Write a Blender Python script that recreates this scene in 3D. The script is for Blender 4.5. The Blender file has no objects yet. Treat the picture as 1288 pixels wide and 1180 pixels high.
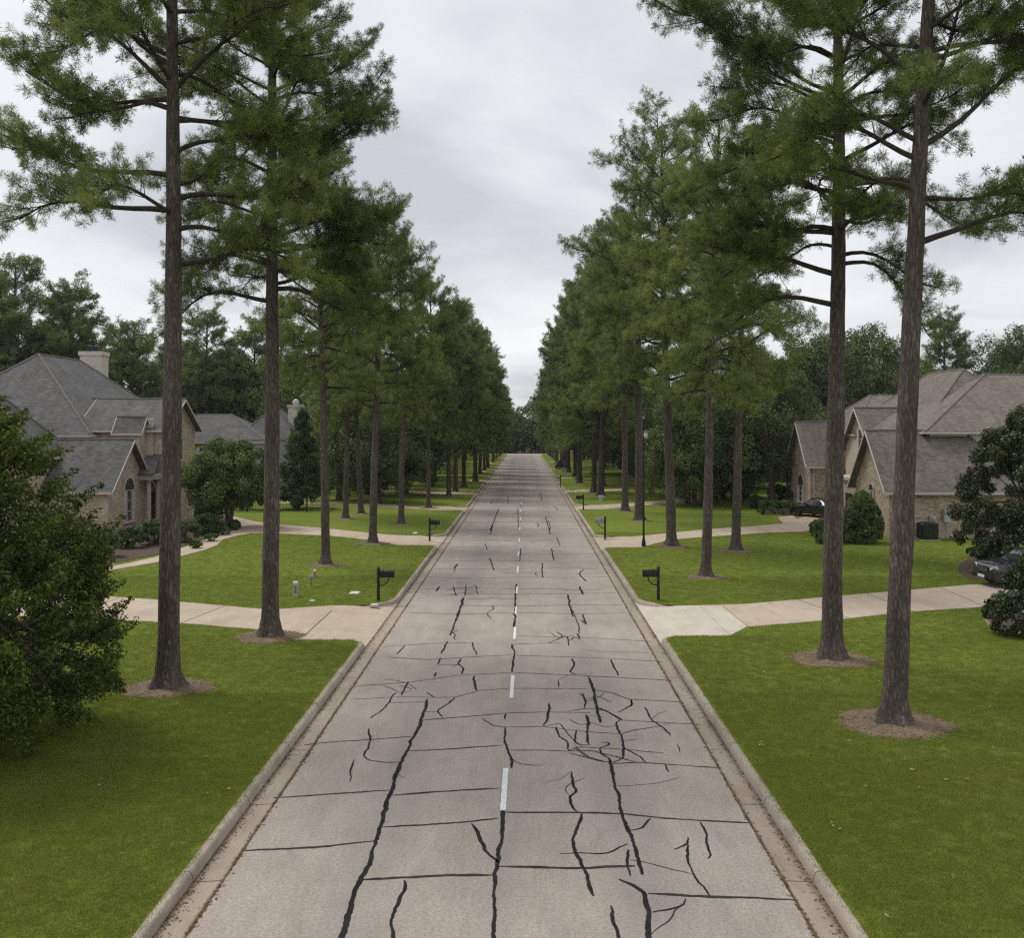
import bpy, math, random
import numpy as np
from mathutils import Vector, Matrix

# ---------------------------------------------------------------- camera, sky, sun, exposure
SC = bpy.context.scene
COL = SC.collection
CAM_H = 6.8
cam_d = bpy.data.cameras.new("camera")
cam_d.sensor_width = 36.0
cam_d.lens = 1240.0 / 1288.0 * 36.0
cam_d.shift_x = -16.0 / 1288.0
cam_d.shift_y = -49.0 / 1288.0
cam_d.clip_start = 0.1
cam_d.clip_end = 3000.0
cam = bpy.data.objects.new("camera", cam_d)
cam.location = (0, 0, CAM_H)
cam.rotation_euler = (math.radians(90), 0, 0)
COL.objects.link(cam)
SC.camera = cam
SC.view_settings.view_transform = 'Standard'
SC.view_settings.look = 'None'
SC.view_settings.gamma = 1.0
SC.view_settings.exposure = 0.48
SC.render.film_transparent = False
SC.cycles.use_denoising = False
SC.cycles.filter_width = 1.3
SC.cycles.max_bounces = 6
SC.cycles.diffuse_bounces = 4
SC.cycles.transmission_bounces = 3
SC.cycles.transparent_max_bounces = 6

SUN_EL, SUN_AZ = math.radians(58), math.radians(305)   # azimuth clockwise from +Y


def build_world():
    w = bpy.data.worlds.new("World")
    SC.world = w
    w.use_nodes = True
    nt = w.node_tree
    nt.nodes.clear()
    N = nt.nodes.new
    L = nt.links.new
    out = N('ShaderNodeOutputWorld')
    sky = N('ShaderNodeTexSky')
    sky.sky_type = 'NISHITA'
    sky.sun_disc = False
    sky.sun_elevation = SUN_EL
    sky.sun_rotation = SUN_AZ
    bg_sky = N('ShaderNodeBackground')
    bg_sky.inputs[1].default_value = 0.1
    L(sky.outputs[0], bg_sky.inputs[0])
    # overcast deck: fractal noise on the direction projected to a cloud plane
    tc = N('ShaderNodeTexCoord')
    sep = N('ShaderNodeSeparateXYZ')
    L(tc.outputs['Generated'], sep.inputs[0])
    zz = N('ShaderNodeMath'); zz.operation = 'MAXIMUM'; zz.inputs[1].default_value = 0.0
    L(sep.outputs[2], zz.inputs[0])
    za = N('ShaderNodeMath'); za.operation = 'ADD'; za.inputs[1].default_value = 0.16
    L(zz.outputs[0], za.inputs[0])
    dx = N('ShaderNodeMath'); dx.operation = 'DIVIDE'; L(sep.outputs[0], dx.inputs[0]); L(za.outputs[0], dx.inputs[1])
    dy = N('ShaderNodeMath'); dy.operation = 'DIVIDE'; L(sep.outputs[1], dy.inputs[0]); L(za.outputs[0], dy.inputs[1])
    cmb = N('ShaderNodeCombineXYZ')
    L(dx.outputs[0], cmb.inputs[0]); L(dy.outputs[0], cmb.inputs[1])
    n1 = N('ShaderNodeTexNoise')
    n1.inputs['Scale'].default_value = 0.95
    n1.inputs['Detail'].default_value = 7
    n1.inputs['Roughness'].default_value = 0.5
    n1.inputs['Distortion'].default_value = 0.35
    mp = N('ShaderNodeMapping')
    mp.inputs['Location'].default_value = (3.1, 1.7, 0)
    mp.inputs['Scale'].default_value = (1.0, 0.8, 1)
    L(cmb.outputs[0], mp.inputs[0])
    L(mp.outputs[0], n1.inputs[0])
    cr = N('ShaderNodeValToRGB')
    e = cr.color_ramp.elements
    e[0].position = 0.36; e[0].color = (0.445, 0.455, 0.48, 1)
    e[1].position = 0.64; e[1].color = (0.705, 0.712, 0.722, 1)
    m = e.new(0.49); m.color = (0.61, 0.62, 0.64, 1)
    L(n1.outputs[0], cr.inputs[0])
    bg_c = N('ShaderNodeBackground')
    bg_c.inputs[1].default_value = 1.0
    L(cr.outputs[0], bg_c.inputs[0])
    mix = N('ShaderNodeMixShader')
    mix.inputs[0].default_value = 0.94
    L(bg_sky.outputs[0], mix.inputs[1]); L(bg_c.outputs[0], mix.inputs[2])
    L(mix.outputs[0], out.inputs[0])


build_world()
sun_d = bpy.data.lights.new("sun", 'SUN')
sun_d.energy = 1.5
sun_d.angle = math.radians(22)
sun_d.color = (1.0, 0.965, 0.92)
sun = bpy.data.objects.new("sun", sun_d)
_d = Vector((math.sin(SUN_AZ) * math.cos(SUN_EL), math.cos(SUN_AZ) * math.cos(SUN_EL), math.sin(SUN_EL)))
sun.rotation_euler = _d.to_track_quat('Z', 'Y').to_euler()
sun.location = (0, 0, 60)
COL.objects.link(sun)

# ---------------------------------------------------------------- helpers
LZ = 0.135                       # lawn height above the road
F = 1240.0


def G(x, y, z=LZ):
    """point on the ground that the photograph shows at pixel x, y"""
    Y = F * (CAM_H - z) / (y - 541.0)
    return ((x - 660.0) * Y / F, Y)


def mesh_np(name, V, Fc):
    V = np.asarray(V, np.float32)
    Fc = np.asarray(Fc, np.int32)
    me = bpy.data.meshes.new(name)
    me.vertices.add(len(V))
    me.vertices.foreach_set('co', V.ravel())
    k = Fc.shape[1]
    me.loops.add(Fc.size)
    me.loops.foreach_set('vertex_index', Fc.ravel())
    me.polygons.add(len(Fc))
    me.polygons.foreach_set('loop_start', np.arange(0, Fc.size, k, dtype=np.int32))
    me.update(calc_edges=True)
    return me


def mesh_py(name, V, Fs, smooth=False):
    me = bpy.data.meshes.new(name)
    me.from_pydata([tuple(v) for v in V], [], [tuple(f) for f in Fs])
    me.update()
    if smooth:
        me.polygons.foreach_set('use_smooth', [True] * len(me.polygons))
    return me


def uvbox(me, off=(0, 0, 0)):
    uv = me.uv_layers.new(name='UVMap')
    for p in me.polygons:
        n = p.normal
        t = Vector((0, 0, 1)).cross(n)
        if t.length < 0.05:
            t = Vector((1, 0, 0))
        t.normalize()
        b = n.cross(t)
        for li in p.loop_indices:
            c = me.vertices[me.loops[li].vertex_index].co
            uv.data[li].uv = (c.dot(t), c.dot(b))


def link(name, me, mat=None, parent=None, loc=None, rz=0.0):
    o = bpy.data.objects.new(name, me)
    COL.objects.link(o)
    if mat is not None and me is not None and len(me.materials) == 0:
        for m in (mat if isinstance(mat, (list, tuple)) else [mat]):
            me.materials.append(m)
    if parent is not None:
        o.parent = parent
    if loc is not None:
        o.location = loc
    if rz:
        o.rotation_euler = (0, 0, rz)
    return o


def tag(o, label=None, cat=None, group=None, kind=None):
    if label: o['label'] = label
    if cat: o['category'] = cat
    if group: o['group'] = group
    if kind: o['kind'] = kind
    return o


def thing(name, label, cat, loc=(0, 0, 0), rz=0.0, group=None):
    o = bpy.data.objects.new(name, None)
    o.empty_display_size = 0.3
    COL.objects.link(o)
    o.location = loc
    o.rotation_euler = (0, 0, rz)
    return tag(o, label, cat, group)


def copy_tree(o, parent=None):
    c = o.copy()
    COL.objects.link(c)
    if parent is not None:
        c.parent = parent
    for ch in list(o.children):
        copy_tree(ch, c)
    return c


class MB:
    """collects simple solids into one mesh"""
    def __init__(s):
        s.V = []; s.F = []

    def add(s, V, Fs):
        b = len(s.V)
        s.V += [tuple(v) for v in V]
        s.F += [tuple(i + b for i in f) for f in Fs]
        return s

    def box(s, x0, x1, y0, y1, z0, z1):
        V = [(x, y, z) for z in (z0, z1) for y in (y0, y1) for x in (x0, x1)]
        return s.add(V, [(0, 2, 3, 1), (4, 5, 7, 6), (0, 1, 5, 4), (2, 6, 7, 3), (0, 4, 6, 2), (1, 3, 7, 5)])

    def rbox(s, x0, x1, y0, y1, z0, z1, c):
        """box with chamfered vertical and top edges"""
        def ring(ix, z):
            a, b, d, e = x0 + ix, x1 - ix, y0 + ix, y1 - ix
            return [(a + c, d, z), (b - c, d, z), (b, d + c, z), (b, e - c, z), (b - c, e, z), (a + c, e, z), (a, e - c, z), (a, d + c, z)]
        V = ring(0, z0) + ring(0, z1 - c) + ring(c * .7, z1)
        Fs = [tuple(range(7, -1, -1))]
        for k in range(2):
            for i in range(8):
                j = (i + 1) % 8
                Fs.append((k * 8 + i, k * 8 + j, k * 8 + 8 + j, k * 8 + 8 + i))
        Fs.append(tuple(range(16, 24)))
        return s.add(V, Fs)

    def prism(s, poly, d):
        """polygon (3d points) pushed along vector d"""
        n = len(poly)
        d = Vector(d)
        A = [Vector(p) for p in poly]
        B = [a + d for a in A]
        nrm = (A[1] - A[0]).cross(A[2] - A[0])
        Fs = [tuple(range(n)), tuple(range(2 * n - 1, n - 1, -1))]
        for i in range(n):
            j = (i + 1) % n
            Fs.append((i, i + n, j + n, j))
        if nrm.dot(d) > 0:
            Fs = [tuple(reversed(f)) for f in Fs]
        return s.add(A + B, Fs)

    def tube(s, pts, rad, n=8, caps=True):
        P = [Vector(p) for p in pts]
        if not isinstance(rad, (list, tuple)):
            rad = [rad] * len(P)
        V = []; Fs = []
        ref = None
        for i, p in enumerate(P):
            t = (P[min(i + 1, len(P) - 1)] - P[max(i - 1, 0)]).normalized()
            if ref is None:
                ref = Vector((1, 0, 0)) if abs(t.x) < .8 else Vector((0, 1, 0))
            u = (ref - t * ref.dot(t)).normalized()
            ref = u
            v = t.cross(u)
            for k in range(n):
                a = 2 * math.pi * k / n
                V.append(p + (u * math.cos(a) + v * math.sin(a)) * rad[i])
        for i in range(len(P) - 1):
            for k in range(n):
                j = (k + 1) % n
                Fs.append((i * n + k, i * n + j, (i + 1) * n + j, (i + 1) * n + k))
        if caps:
            Fs.append(tuple(range(n - 1, -1, -1)))
            Fs.append(tuple((len(P) - 1) * n + k for k in range(n)))
        return s.add(V, Fs)

    def lathe(s, prof, n=16, c=(0, 0, 0)):
        V = []; Fs = []
        for r, z in prof:
            for k in range(n):
                a = 2 * math.pi * k / n
                V.append((c[0] + r * math.cos(a), c[1] + r * math.sin(a), c[2] + z))
        for i in range(len(prof) - 1):
            for k in range(n):
                j = (k + 1) % n
                Fs.append((i * n + k, i * n + j, (i + 1) * n + j, (i + 1) * n + k))
        Fs.append(tuple(range(n - 1, -1, -1)))
        Fs.append(tuple((len(prof) - 1) * n + k for k in range(n)))
        return s.add(V, Fs)

    def build(s, name, mat, parent=None, uv=False, smooth=False, loc=None):
        me = mesh_py(name, s.V, s.F, smooth)
        if uv:
            uvbox(me)
        return link(name, me, mat, parent, loc)


# ---------------------------------------------------------------- materials
def new_mat(name):
    m = bpy.data.materials.new(name)
    m.use_nodes = True
    nt = m.node_tree
    b = nt.nodes['Principled BSDF']
    b.inputs['Specular IOR Level'].default_value = 0.3
    return m, nt, b


def coords(nt, kind='Object', scale=(1, 1, 1), rot=(0, 0, 0)):
    tc = nt.nodes.new('ShaderNodeTexCoord')
    mp = nt.nodes.new('ShaderNodeMapping')
    mp.inputs['Scale'].default_value = scale
    mp.inputs['Rotation'].default_value = rot
    nt.links.new(tc.outputs[kind], mp.inputs[0])
    return mp.outputs[0]


def noise(nt, vec, scale, detail=4, rough=0.55, dist=0.0):
    n = nt.nodes.new('ShaderNodeTexNoise')
    n.inputs['Scale'].default_value = scale
    n.inputs['Detail'].default_value = detail
    n.inputs['Roughness'].default_value = rough
    n.inputs['Distortion'].default_value = dist
    if vec is not None:
        nt.links.new(vec, n.inputs['Vector'])
    return n.outputs[0]


def ramp(nt, fac, stops):
    r = nt.nodes.new('ShaderNodeValToRGB')
    e = r.color_ramp.elements
    while len(e) > 1:
        e.remove(e[-1])
    e[0].position = stops[0][0]; e[0].color = tuple(stops[0][1]) + (1,)
    for p, c in stops[1:]:
        k = e.new(p); k.color = tuple(c) + (1,)
    nt.links.new(fac, r.inputs[0])
    return r.outputs[0]


def mixc(nt, fac, a, b, mode='MIX'):
    m = nt.nodes.new('ShaderNodeMix')
    m.data_type = 'RGBA'
    m.blend_type = mode
    for s, v in ((m.inputs[0], fac), (m.inputs[6], a), (m.inputs[7], b)):
        if hasattr(v, 'is_linked') or hasattr(v, 'links'):
            nt.links.new(v, s)
        elif isinstance(v, (int, float)):
            s.default_value = v
        else:
            s.default_value = tuple(v) + (1,)
    return m.outputs[2]


def bump(nt, b, h, strength=0.3, dist=0.02):
    n = nt.nodes.new('ShaderNodeBump')
    n.inputs['Strength'].default_value = strength
    n.inputs['Distance'].default_value = dist
    nt.links.new(h, n.inputs['Height'])
    nt.links.new(n.outputs[0], b.inputs['Normal'])


def simple(name, col, rough=0.6, metal=0.0, var=0.12, scale=6.0, bmp=0.0):
    m, nt, b = new_mat(name)
    v = coords(nt)
    n = noise(nt, v, scale, 5)
    lo = [c * (1 - var) for c in col]; hi = [min(1, c * (1 + var)) for c in col]
    nt.links.new(ramp(nt, n, [(0.3, lo), (0.7, hi)]), b.inputs['Base Color'])
    b.inputs['Roughness'].default_value = rough
    b.inputs['Metallic'].default_value = metal
    if bmp:
        bump(nt, b, noise(nt, v, scale * 6, 4), bmp)
    return m


def mat_foliage(name, dark, mid, lite, clump=0.5, transl=0.25, rough=0.55, tip=None):
    m, nt, b = new_mat(name)
    g = nt.nodes.new('ShaderNodeNewGeometry')
    v = coords(nt)
    oi = nt.nodes.new('ShaderNodeObjectInfo')
    n = noise(nt, v, clump, 3, 0.6)
    # clump noise + random per leaf
    a = nt.nodes.new('ShaderNodeMath'); a.operation = 'MULTIPLY_ADD'
    nt.links.new(g.outputs['Random Per Island'], a.inputs[0]); a.inputs[1].default_value = 0.22
    nt.links.new(n, a.inputs[2])
    a2 = nt.nodes.new('ShaderNodeMath'); a2.operation = 'MULTIPLY_ADD'
    nt.links.new(oi.outputs['Random'], a2.inputs[0]); a2.inputs[1].default_value = 0.16
    nt.links.new(a.outputs[0], a2.inputs[2])
    stops = [(0.44, dark), (0.68, mid), (0.90, lite)]
    c = ramp(nt, a2.outputs[0], stops)
    nt.links.new(c, b.inputs['Base Color'])
    b.inputs['Roughness'].default_value = rough
    b.inputs['Specular IOR Level'].default_value = 0.35
    tr = nt.nodes.new('ShaderNodeBsdfTranslucent')
    nt.links.new(c, tr.inputs[0])
    mx = nt.nodes.new('ShaderNodeMixShader')
    mx.inputs[0].default_value = transl
    nt.links.new(b.outputs[0], mx.inputs[1]); nt.links.new(tr.outputs[0], mx.inputs[2])
    nt.links.new(mx.outputs[0], nt.nodes['Material Output'].inputs[0])
    return m


def mat_bark(name, c0, c1, c2):
    m, nt, b = new_mat(name)
    v = coords(nt, scale=(1, 1, 0.16))
    vo = nt.nodes.new('ShaderNodeTexVoronoi')
    vo.feature = 'DISTANCE_TO_EDGE'
    vo.inputs['Scale'].default_value = 14.0
    nv = nt.nodes.new('ShaderNodeVectorMath'); nv.operation = 'ADD'
    nn = nt.nodes.new('ShaderNodeTexNoise'); nn.inputs['Scale'].default_value = 9.0; nn.inputs['Detail'].default_value = 5.0
    nt.links.new(v, nn.inputs['Vector'])
    sc = nt.nodes.new('ShaderNodeVectorMath'); sc.operation = 'SCALE'; sc.inputs['Scale'].default_value = 0.22
    nt.links.new(nn.outputs[1], sc.inputs[0])
    nt.links.new(v, nv.inputs[0]); nt.links.new(sc.outputs[0], nv.inputs[1])
    nt.links.new(nv.outputs[0], vo.inputs['Vector'])
    edge = ramp(nt, vo.outputs['Distance'], [(0.0, (0, 0, 0)), (0.30, (1, 1, 1))])
    n = noise(nt, coords(nt, scale=(1, 1, .35)), 26, 6, 0.75)
    patch = ramp(nt, noise(nt, coords(nt, scale=(1, 1, .4)), 1.6, 4, 0.6), [(0.3, (0.70, 0.66, 0.64)), (0.7, (1.22, 1.22, 1.24))])
    plate = mixc(nt, 1.0, ramp(nt, n, [(0.32, c1), (0.68, c2)]), patch, 'MULTIPLY')
    ef = nt.nodes.new('ShaderNodeMath'); ef.operation = 'MULTIPLY_ADD'; ef.inputs[1].default_value = 0.72; ef.inputs[2].default_value = 0.28
    nt.links.new(edge, ef.inputs[0])
    nt.links.new(mixc(nt, ef.outputs[0], c0, plate), b.inputs['Base Color'])
    b.inputs['Roughness'].default_value = 0.92
    h = mixc(nt, 0.45, edge, n)
    bump(nt, b, h, 0.8, 0.03)
    return m


def mat_grass_ground():
    m, nt, b = new_mat('lawn_turf')
    v = coords(nt)
    big = noise(nt, v, 0.12, 4, 0.6, 0.4)
    mid = noise(nt, v, 1.1, 4, 0.6)
    fine = noise(nt, coords(nt, scale=(1, 0.6, 1)), 42, 3, 0.7)
    c1 = ramp(nt, big, [(0.3, (0.132, 0.176, 0.024)), (0.52, (0.153, 0.198, 0.028)), (0.72, (0.178, 0.217, 0.035))])
    c2 = ramp(nt, mid, [(0.25, (0.92, 0.93, 0.92)), (0.55, (1, 1, 1)), (0.8, (1.06, 1.04, 1.04))])
    c3 = ramp(nt, fine, [(0.3, (0.84, 0.85, 0.84)), (0.7, (1.15, 1.14, 1.13))])
    c = mixc(nt, 1.0, c1, c2, 'MULTIPLY')
    c = mixc(nt, 1.0, c, c3, 'MULTIPLY')
    grain = ramp(nt, noise(nt, coords(nt, scale=(.55, 1.6, 1)), 9.0, 5, 0.75), [(0.3, (0.70, 0.74, 0.68)), (0.7, (1.28, 1.22, 1.26))])
    c = mixc(nt, 1.0, c, grain, 'MULTIPLY')
    worn = ramp(nt, noise(nt, v, 0.55, 6, 0.7), [(0.66, (0, 0, 0)), (0.8, (1, 1, 1))])
    wm = nt.nodes.new('ShaderNodeMath'); wm.operation = 'MULTIPLY'; wm.inputs[1].default_value = 0.42
    nt.links.new(worn, wm.inputs[0])
    c = mixc(nt, wm.outputs[0], c, (0.17, 0.14, 0.06))
    nt.links.new(c, b.inputs['Base Color'])
    b.inputs['Roughness'].default_value = 0.95
    b.inputs['Specular IOR Level'].default_value = 0.1
    bump(nt, b, fine, 0.3, 0.02)
    return m


def mat_concrete(name, c0, c1, speck=0.12, joints=None, stain=None, bstr=0.25, fine=140, lanes=None):
    """joints = (period along y, offset, width): dirt-filled grooves"""
    m, nt, b = new_mat(name)
    v = coords(nt)
    big = noise(nt, v, 0.35, 5, 0.6, 0.3)
    c = ramp(nt, big, [(0.28, c0), (0.72, c1)])
    mott = ramp(nt, noise(nt, coords(nt, scale=(1, .35, 1)), 2.3, 5, 0.7), [(0.25, (0.86, 0.86, 0.85)), (0.75, (1.1, 1.1, 1.1))])
    c = mixc(nt, 1.0, c, mott, 'MULTIPLY')
    fn = noise(nt, v, fine, 2, 0.6)
    f2 = noise(nt, v, fine * 0.3, 3, 0.6)
    sp = ramp(nt, fn, [(0.3, (1 - speck * 2,) * 3), (0.7, (1 + speck * 2,) * 3)])
    c = mixc(nt, 1.0, c, sp, 'MULTIPLY')
    sp2 = ramp(nt, f2, [(0.3, (1 - speck,) * 3), (0.7, (1 + speck,) * 3)])
    c = mixc(nt, 1.0, c, sp2, 'MULTIPLY')
    if stain:
        s = ramp(nt, noise(nt, coords(nt, scale=(1.0, 0.25, 1)), 1.7, 6, 0.72, 0.5), [(0.5, (0, 0, 0)), (0.72, (1, 1, 1))])
        sm = nt.nodes.new('ShaderNodeMath'); sm.operation = 'MULTIPLY'; sm.inputs[1].default_value = stain[1]
        nt.links.new(s, sm.inputs[0])
        c = mixc(nt, sm.outputs[0], c, stain[0])
    if lanes:
        # wheel paths polished and oil-darkened along the road
        tc = nt.nodes.new('ShaderNodeTexCoord')
        sx = nt.nodes.new('ShaderNodeSeparateXYZ'); nt.links.new(tc.outputs['Object'], sx.inputs[0])
        for cx, wd, amt, col in lanes:
            d = nt.nodes.new('ShaderNodeMath'); d.operation = 'SUBTRACT'; nt.links.new(sx.outputs[0], d.inputs[0]); d.inputs[1].default_value = cx
            ab = nt.nodes.new('ShaderNodeMath'); ab.operation = 'ABSOLUTE'; nt.links.new(d.outputs[0], ab.inputs[0])
            mr = nt.nodes.new('ShaderNodeMapRange'); mr.inputs['From Min'].default_value = 0; mr.inputs['From Max'].default_value = wd
            mr.inputs['To Min'].default_value = amt; mr.inputs['To Max'].default_value = 0; mr.interpolation_type = 'SMOOTHSTEP'
            nt.links.new(ab.outputs[0], mr.inputs['Value'])
            mm = nt.nodes.new('ShaderNodeMath'); mm.operation = 'MULTIPLY'; nt.links.new(mr.outputs[0], mm.inputs[0]); nt.links.new(noise(nt, v, 0.4, 4), mm.inputs[1])
            c = mixc(nt, mm.outputs[0], c, col)
    if joints:
        per, off, wd = joints
        tc = nt.nodes.new('ShaderNodeTexCoord')
        sx = nt.nodes.new('ShaderNodeSeparateXYZ'); nt.links.new(tc.outputs['Object'], sx.inputs[0])
        a = nt.nodes.new('ShaderNodeMath'); a.operation = 'ADD'; a.inputs[1].default_value = off + per * 100; nt.links.new(sx.outputs[1], a.inputs[0])
        f = nt.nodes.new('ShaderNodeMath'); f.operation = 'MODULO'; f.inputs[1].default_value = per; nt.links.new(a.outputs[0], f.inputs[0])
        l = nt.nodes.new('ShaderNodeMath'); l.operation = 'LESS_THAN'; l.inputs[1].default_value = wd; nt.links.new(f.outputs[0], l.inputs[0])
        l2 = nt.nodes.new('ShaderNodeMath'); l2.operation = 'MULTIPLY'; l2.inputs[1].default_value = 0.75; nt.links.new(l.outputs[0], l2.inputs[0])
        c = mixc(nt, l2.outputs[0], c, (0.06, 0.05, 0.04))
    nt.links.new(c, b.inputs['Base Color'])
    b.inputs['Roughness'].default_value = 0.88
    b.inputs['Specular IOR Level'].default_value = 0.25
    bump(nt, b, fn, bstr, 0.006)
    return m


def mat_brick(name, cols, mortar, sc=1.0):
    m, nt, b = new_mat(name)
    tc = nt.nodes.new('ShaderNodeTexCoord')
    br = nt.nodes.new('ShaderNodeTexBrick')
    br.inputs['Scale'].default_value = 1.0
    br.inputs['Brick Width'].default_value = 0.24 * sc
    br.inputs['Row Height'].default_value = 0.085 * sc
    br.inputs['Mortar Size'].default_value = 0.010 * sc
    br.inputs['Color1'].default_value = (0, 0, 0, 1)
    br.inputs['Color2'].default_value = (1, 1, 1, 1)
    br.inputs['Mortar'].default_value = (0.5, 0.5, 0.5, 1)
    br.inputs['Bias'].default_value = 0.0
    nt.links.new(tc.outputs['UV'], br.inputs['Vector'])
    v = coords(nt)
    n = noise(nt, v, 1.3, 5, 0.7)
    mm = nt.nodes.new('ShaderNodeMath'); mm.operation = 'MULTIPLY_ADD'; mm.inputs[1].default_value = 0.5
    nt.links.new(br.outputs['Color'], mm.inputs[0]); nt.links.new(n, mm.inputs[2])
    c = ramp(nt, mm.outputs[0], [(0.3, cols[0]), (0.55, cols[1]), (0.8, cols[2]), (1.0, cols[3])])
    c = mixc(nt, br.outputs['Fac'], c, mortar)
    nt.links.new(c, b.inputs['Base Color'])
    b.inputs['Roughness'].default_value = 0.9
    bump(nt, b, br.outputs['Fac'], -0.4, 0.01)
    return m


def mat_shingle(name, c0, c1, c2):
    m, nt, b = new_mat(name)
    tc = nt.nodes.new('ShaderNodeTexCoord')
    br = nt.nodes.new('ShaderNodeTexBrick')
    br.inputs['Scale'].default_value = 1.0
    br.inputs['Brick Width'].default_value = 0.30
    br.inputs['Row Height'].default_value = 0.15
    br.inputs['Mortar Size'].default_value = 0.012
    br.inputs['Color1'].default_value = (0, 0, 0, 1)
    br.inputs['Color2'].default_value = (1, 1, 1, 1)
    br.inputs['Mortar'].default_value = (0, 0, 0, 1)
    nt.links.new(tc.outputs['UV'], br.inputs['Vector'])
    v = coords(nt)
    n = noise(nt, v, 0.7, 6, 0.7)
    mm = nt.nodes.new('ShaderNodeMath'); mm.operation = 'MULTIPLY_ADD'; mm.inputs[1].default_value = 0.42
    nt.links.new(br.outputs['Color'], mm.inputs[0]); nt.links.new(n, mm.inputs[2])
    c = ramp(nt, mm.outputs[0], [(0.3, c0), (0.6, c1), (0.95, c2)])
    # rain streaks running down the slope
    uvm = nt.nodes.new('ShaderNodeMapping'); uvm.inputs['Scale'].default_value = (3.0, 0.25, 1)
    nt.links.new(tc.outputs['UV'], uvm.inputs[0])
    st = ramp(nt, noise(nt, uvm.outputs[0], 1.0, 5, 0.7), [(0.3, (0.8, 0.8, 0.8)), (0.7, (1.12, 1.12, 1.12))])
    c = mixc(nt, 1.0, c, st, 'MULTIPLY')
    nt.links.new(c, b.inputs['Base Color'])
    b.inputs['Roughness'].default_value = 0.92
    bump(nt, b, br.outputs['Fac'], -0.5, 0.02)
    return m


def mat_glass(name, col=(0.02, 0.025, 0.03), rough=0.06):
    m, nt, b = new_mat(name)
    n = noise(nt, coords(nt), 1.5, 3)
    nt.links.new(ramp(nt, n, [(0.3, [c * .6 for c in col]), (0.7, [c * 1.6 for c in col])]), b.inputs['Base Color'])
    b.inputs['Roughness'].default_value = rough
    b.inputs['Specular IOR Level'].default_value = 0.8
    return m


M = {}
M['pine_a'] = mat_foliage('pine_needles', (0.060, 0.084, 0.026), (0.160, 0.208, 0.056), (0.310, 0.340, 0.085), 1.5, 0.42)
M['pine_b'] = mat_foliage('pine_needles_far', (0.064, 0.090, 0.030), (0.158, 0.208, 0.062), (0.300, 0.340, 0.095), 1.3, 0.42)
M['leaf_oak'] = mat_foliage('oak_leaves', (0.036, 0.056, 0.010), (0.084, 0.122, 0.018), (0.21, 0.24, 0.035), 0.9, 0.35)
M['leaf_dark'] = mat_foliage('dark_leaves', (0.050, 0.076, 0.024), (0.106, 0.152, 0.042), (0.190, 0.235, 0.066), 0.7)
M['leaf_mid'] = mat_foliage('broad_leaves', (0.060, 0.094, 0.026), (0.136, 0.192, 0.050), (0.240, 0.295, 0.078), 0.7)
M['leaf_hedge'] = mat_foliage('hedge_leaves', (0.028, 0.055, 0.012), (0.062, 0.115, 0.02), (0.12, 0.19, 0.03), 1.2)
M['leaf_magnolia'] = mat_foliage('magnolia_leaves', (0.020, 0.038, 0.012), (0.048, 0.078, 0.022), (0.12, 0.11, 0.04), 1.0, 0.08, 0.35)
M['leaf_conifer'] = mat_foliage('conifer_sprays', (0.035, 0.065, 0.02), (0.075, 0.125, 0.035), (0.13, 0.19, 0.055), 1.0)
M['blossom'] = mat_foliage('crape_blossom', (0.16, 0.075, 0.045), (0.26, 0.11, 0.07), (0.36, 0.17, 0.12), 1.0)
M['bark'] = mat_bark('pine_bark', (0.026, 0.020, 0.017), (0.095, 0.076, 0.064), (0.235, 0.200, 0.176))
M['limb'] = mat_bark('limb_bark', (0.022, 0.018, 0.015), (0.060, 0.050, 0.042), (0.110, 0.092, 0.080))
M['bark_smooth'] = mat_bark('smooth_bark', (0.05, 0.042, 0.034), (0.12, 0.10, 0.082), (0.20, 0.17, 0.14))
M['turf'] = mat_grass_ground()
M['road'] = mat_concrete('road_asphalt', (0.330, 0.288, 0.244), (0.408, 0.360, 0.308), 0.20, None, ((0.20, 0.185, 0.17), 0.35), 0.35, 60,
                         lanes=[(-2.45, 0.9, 0.55, (0.20, 0.185, 0.17)), (1.8, 0.9, 0.55, (0.20, 0.185, 0.17)), (-0.33, 0.5, 0.4, (0.22, 0.2, 0.185))])
M['gutter'] = mat_concrete('gutter_concrete', (0.30, 0.245, 0.19), (0.42, 0.36, 0.29), 0.14, (3.05, 0.4, 0.035), ((0.19, 0.145, 0.10), 0.5),
                           lanes=[(-4.98, 0.13, 1.3, (0.10, 0.072, 0.05)), (4.33, 0.13, 1.3, (0.10, 0.072, 0.05)), (-4.56, 0.06, 1.2, (0.12, 0.08, 0.05)), (3.91, 0.06, 1.2, (0.12, 0.08, 0.05))])
M['kerb'] = mat_concrete('kerb_concrete', (0.34, 0.29, 0.235), (0.46, 0.40, 0.33), 0.14, (3.05, 0.4, 0.03), ((0.14, 0.11, 0.08), 0.6))
M['drive'] = mat_concrete('driveway_concrete', (0.43, 0.345, 0.262), (0.53, 0.432, 0.342), 0.10, None, ((0.25, 0.20, 0.16), 0.3))
M['drive_new'] = mat_concrete('driveway_new_slab', (0.50, 0.46, 0.37), (0.58, 0.53, 0.44), 0.08, None, ((0.38, 0.34, 0.27), 0.3))
M['joint'] = simple('joint_dirt', (0.11, 0.09, 0.07), 0.95, var=0.3)
M['seal'] = simple('crack_sealant', (0.024, 0.024, 0.024), 0.9, var=0.35, scale=3)
M['seal_thin'] = simple('joint_sealant', (0.040, 0.038, 0.036), 0.9, var=0.4, scale=2)
for _k in ('seal', 'seal_thin'):
    M[_k].node_tree.nodes['Principled BSDF'].inputs['Specular IOR Level'].default_value = 0.08
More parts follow.
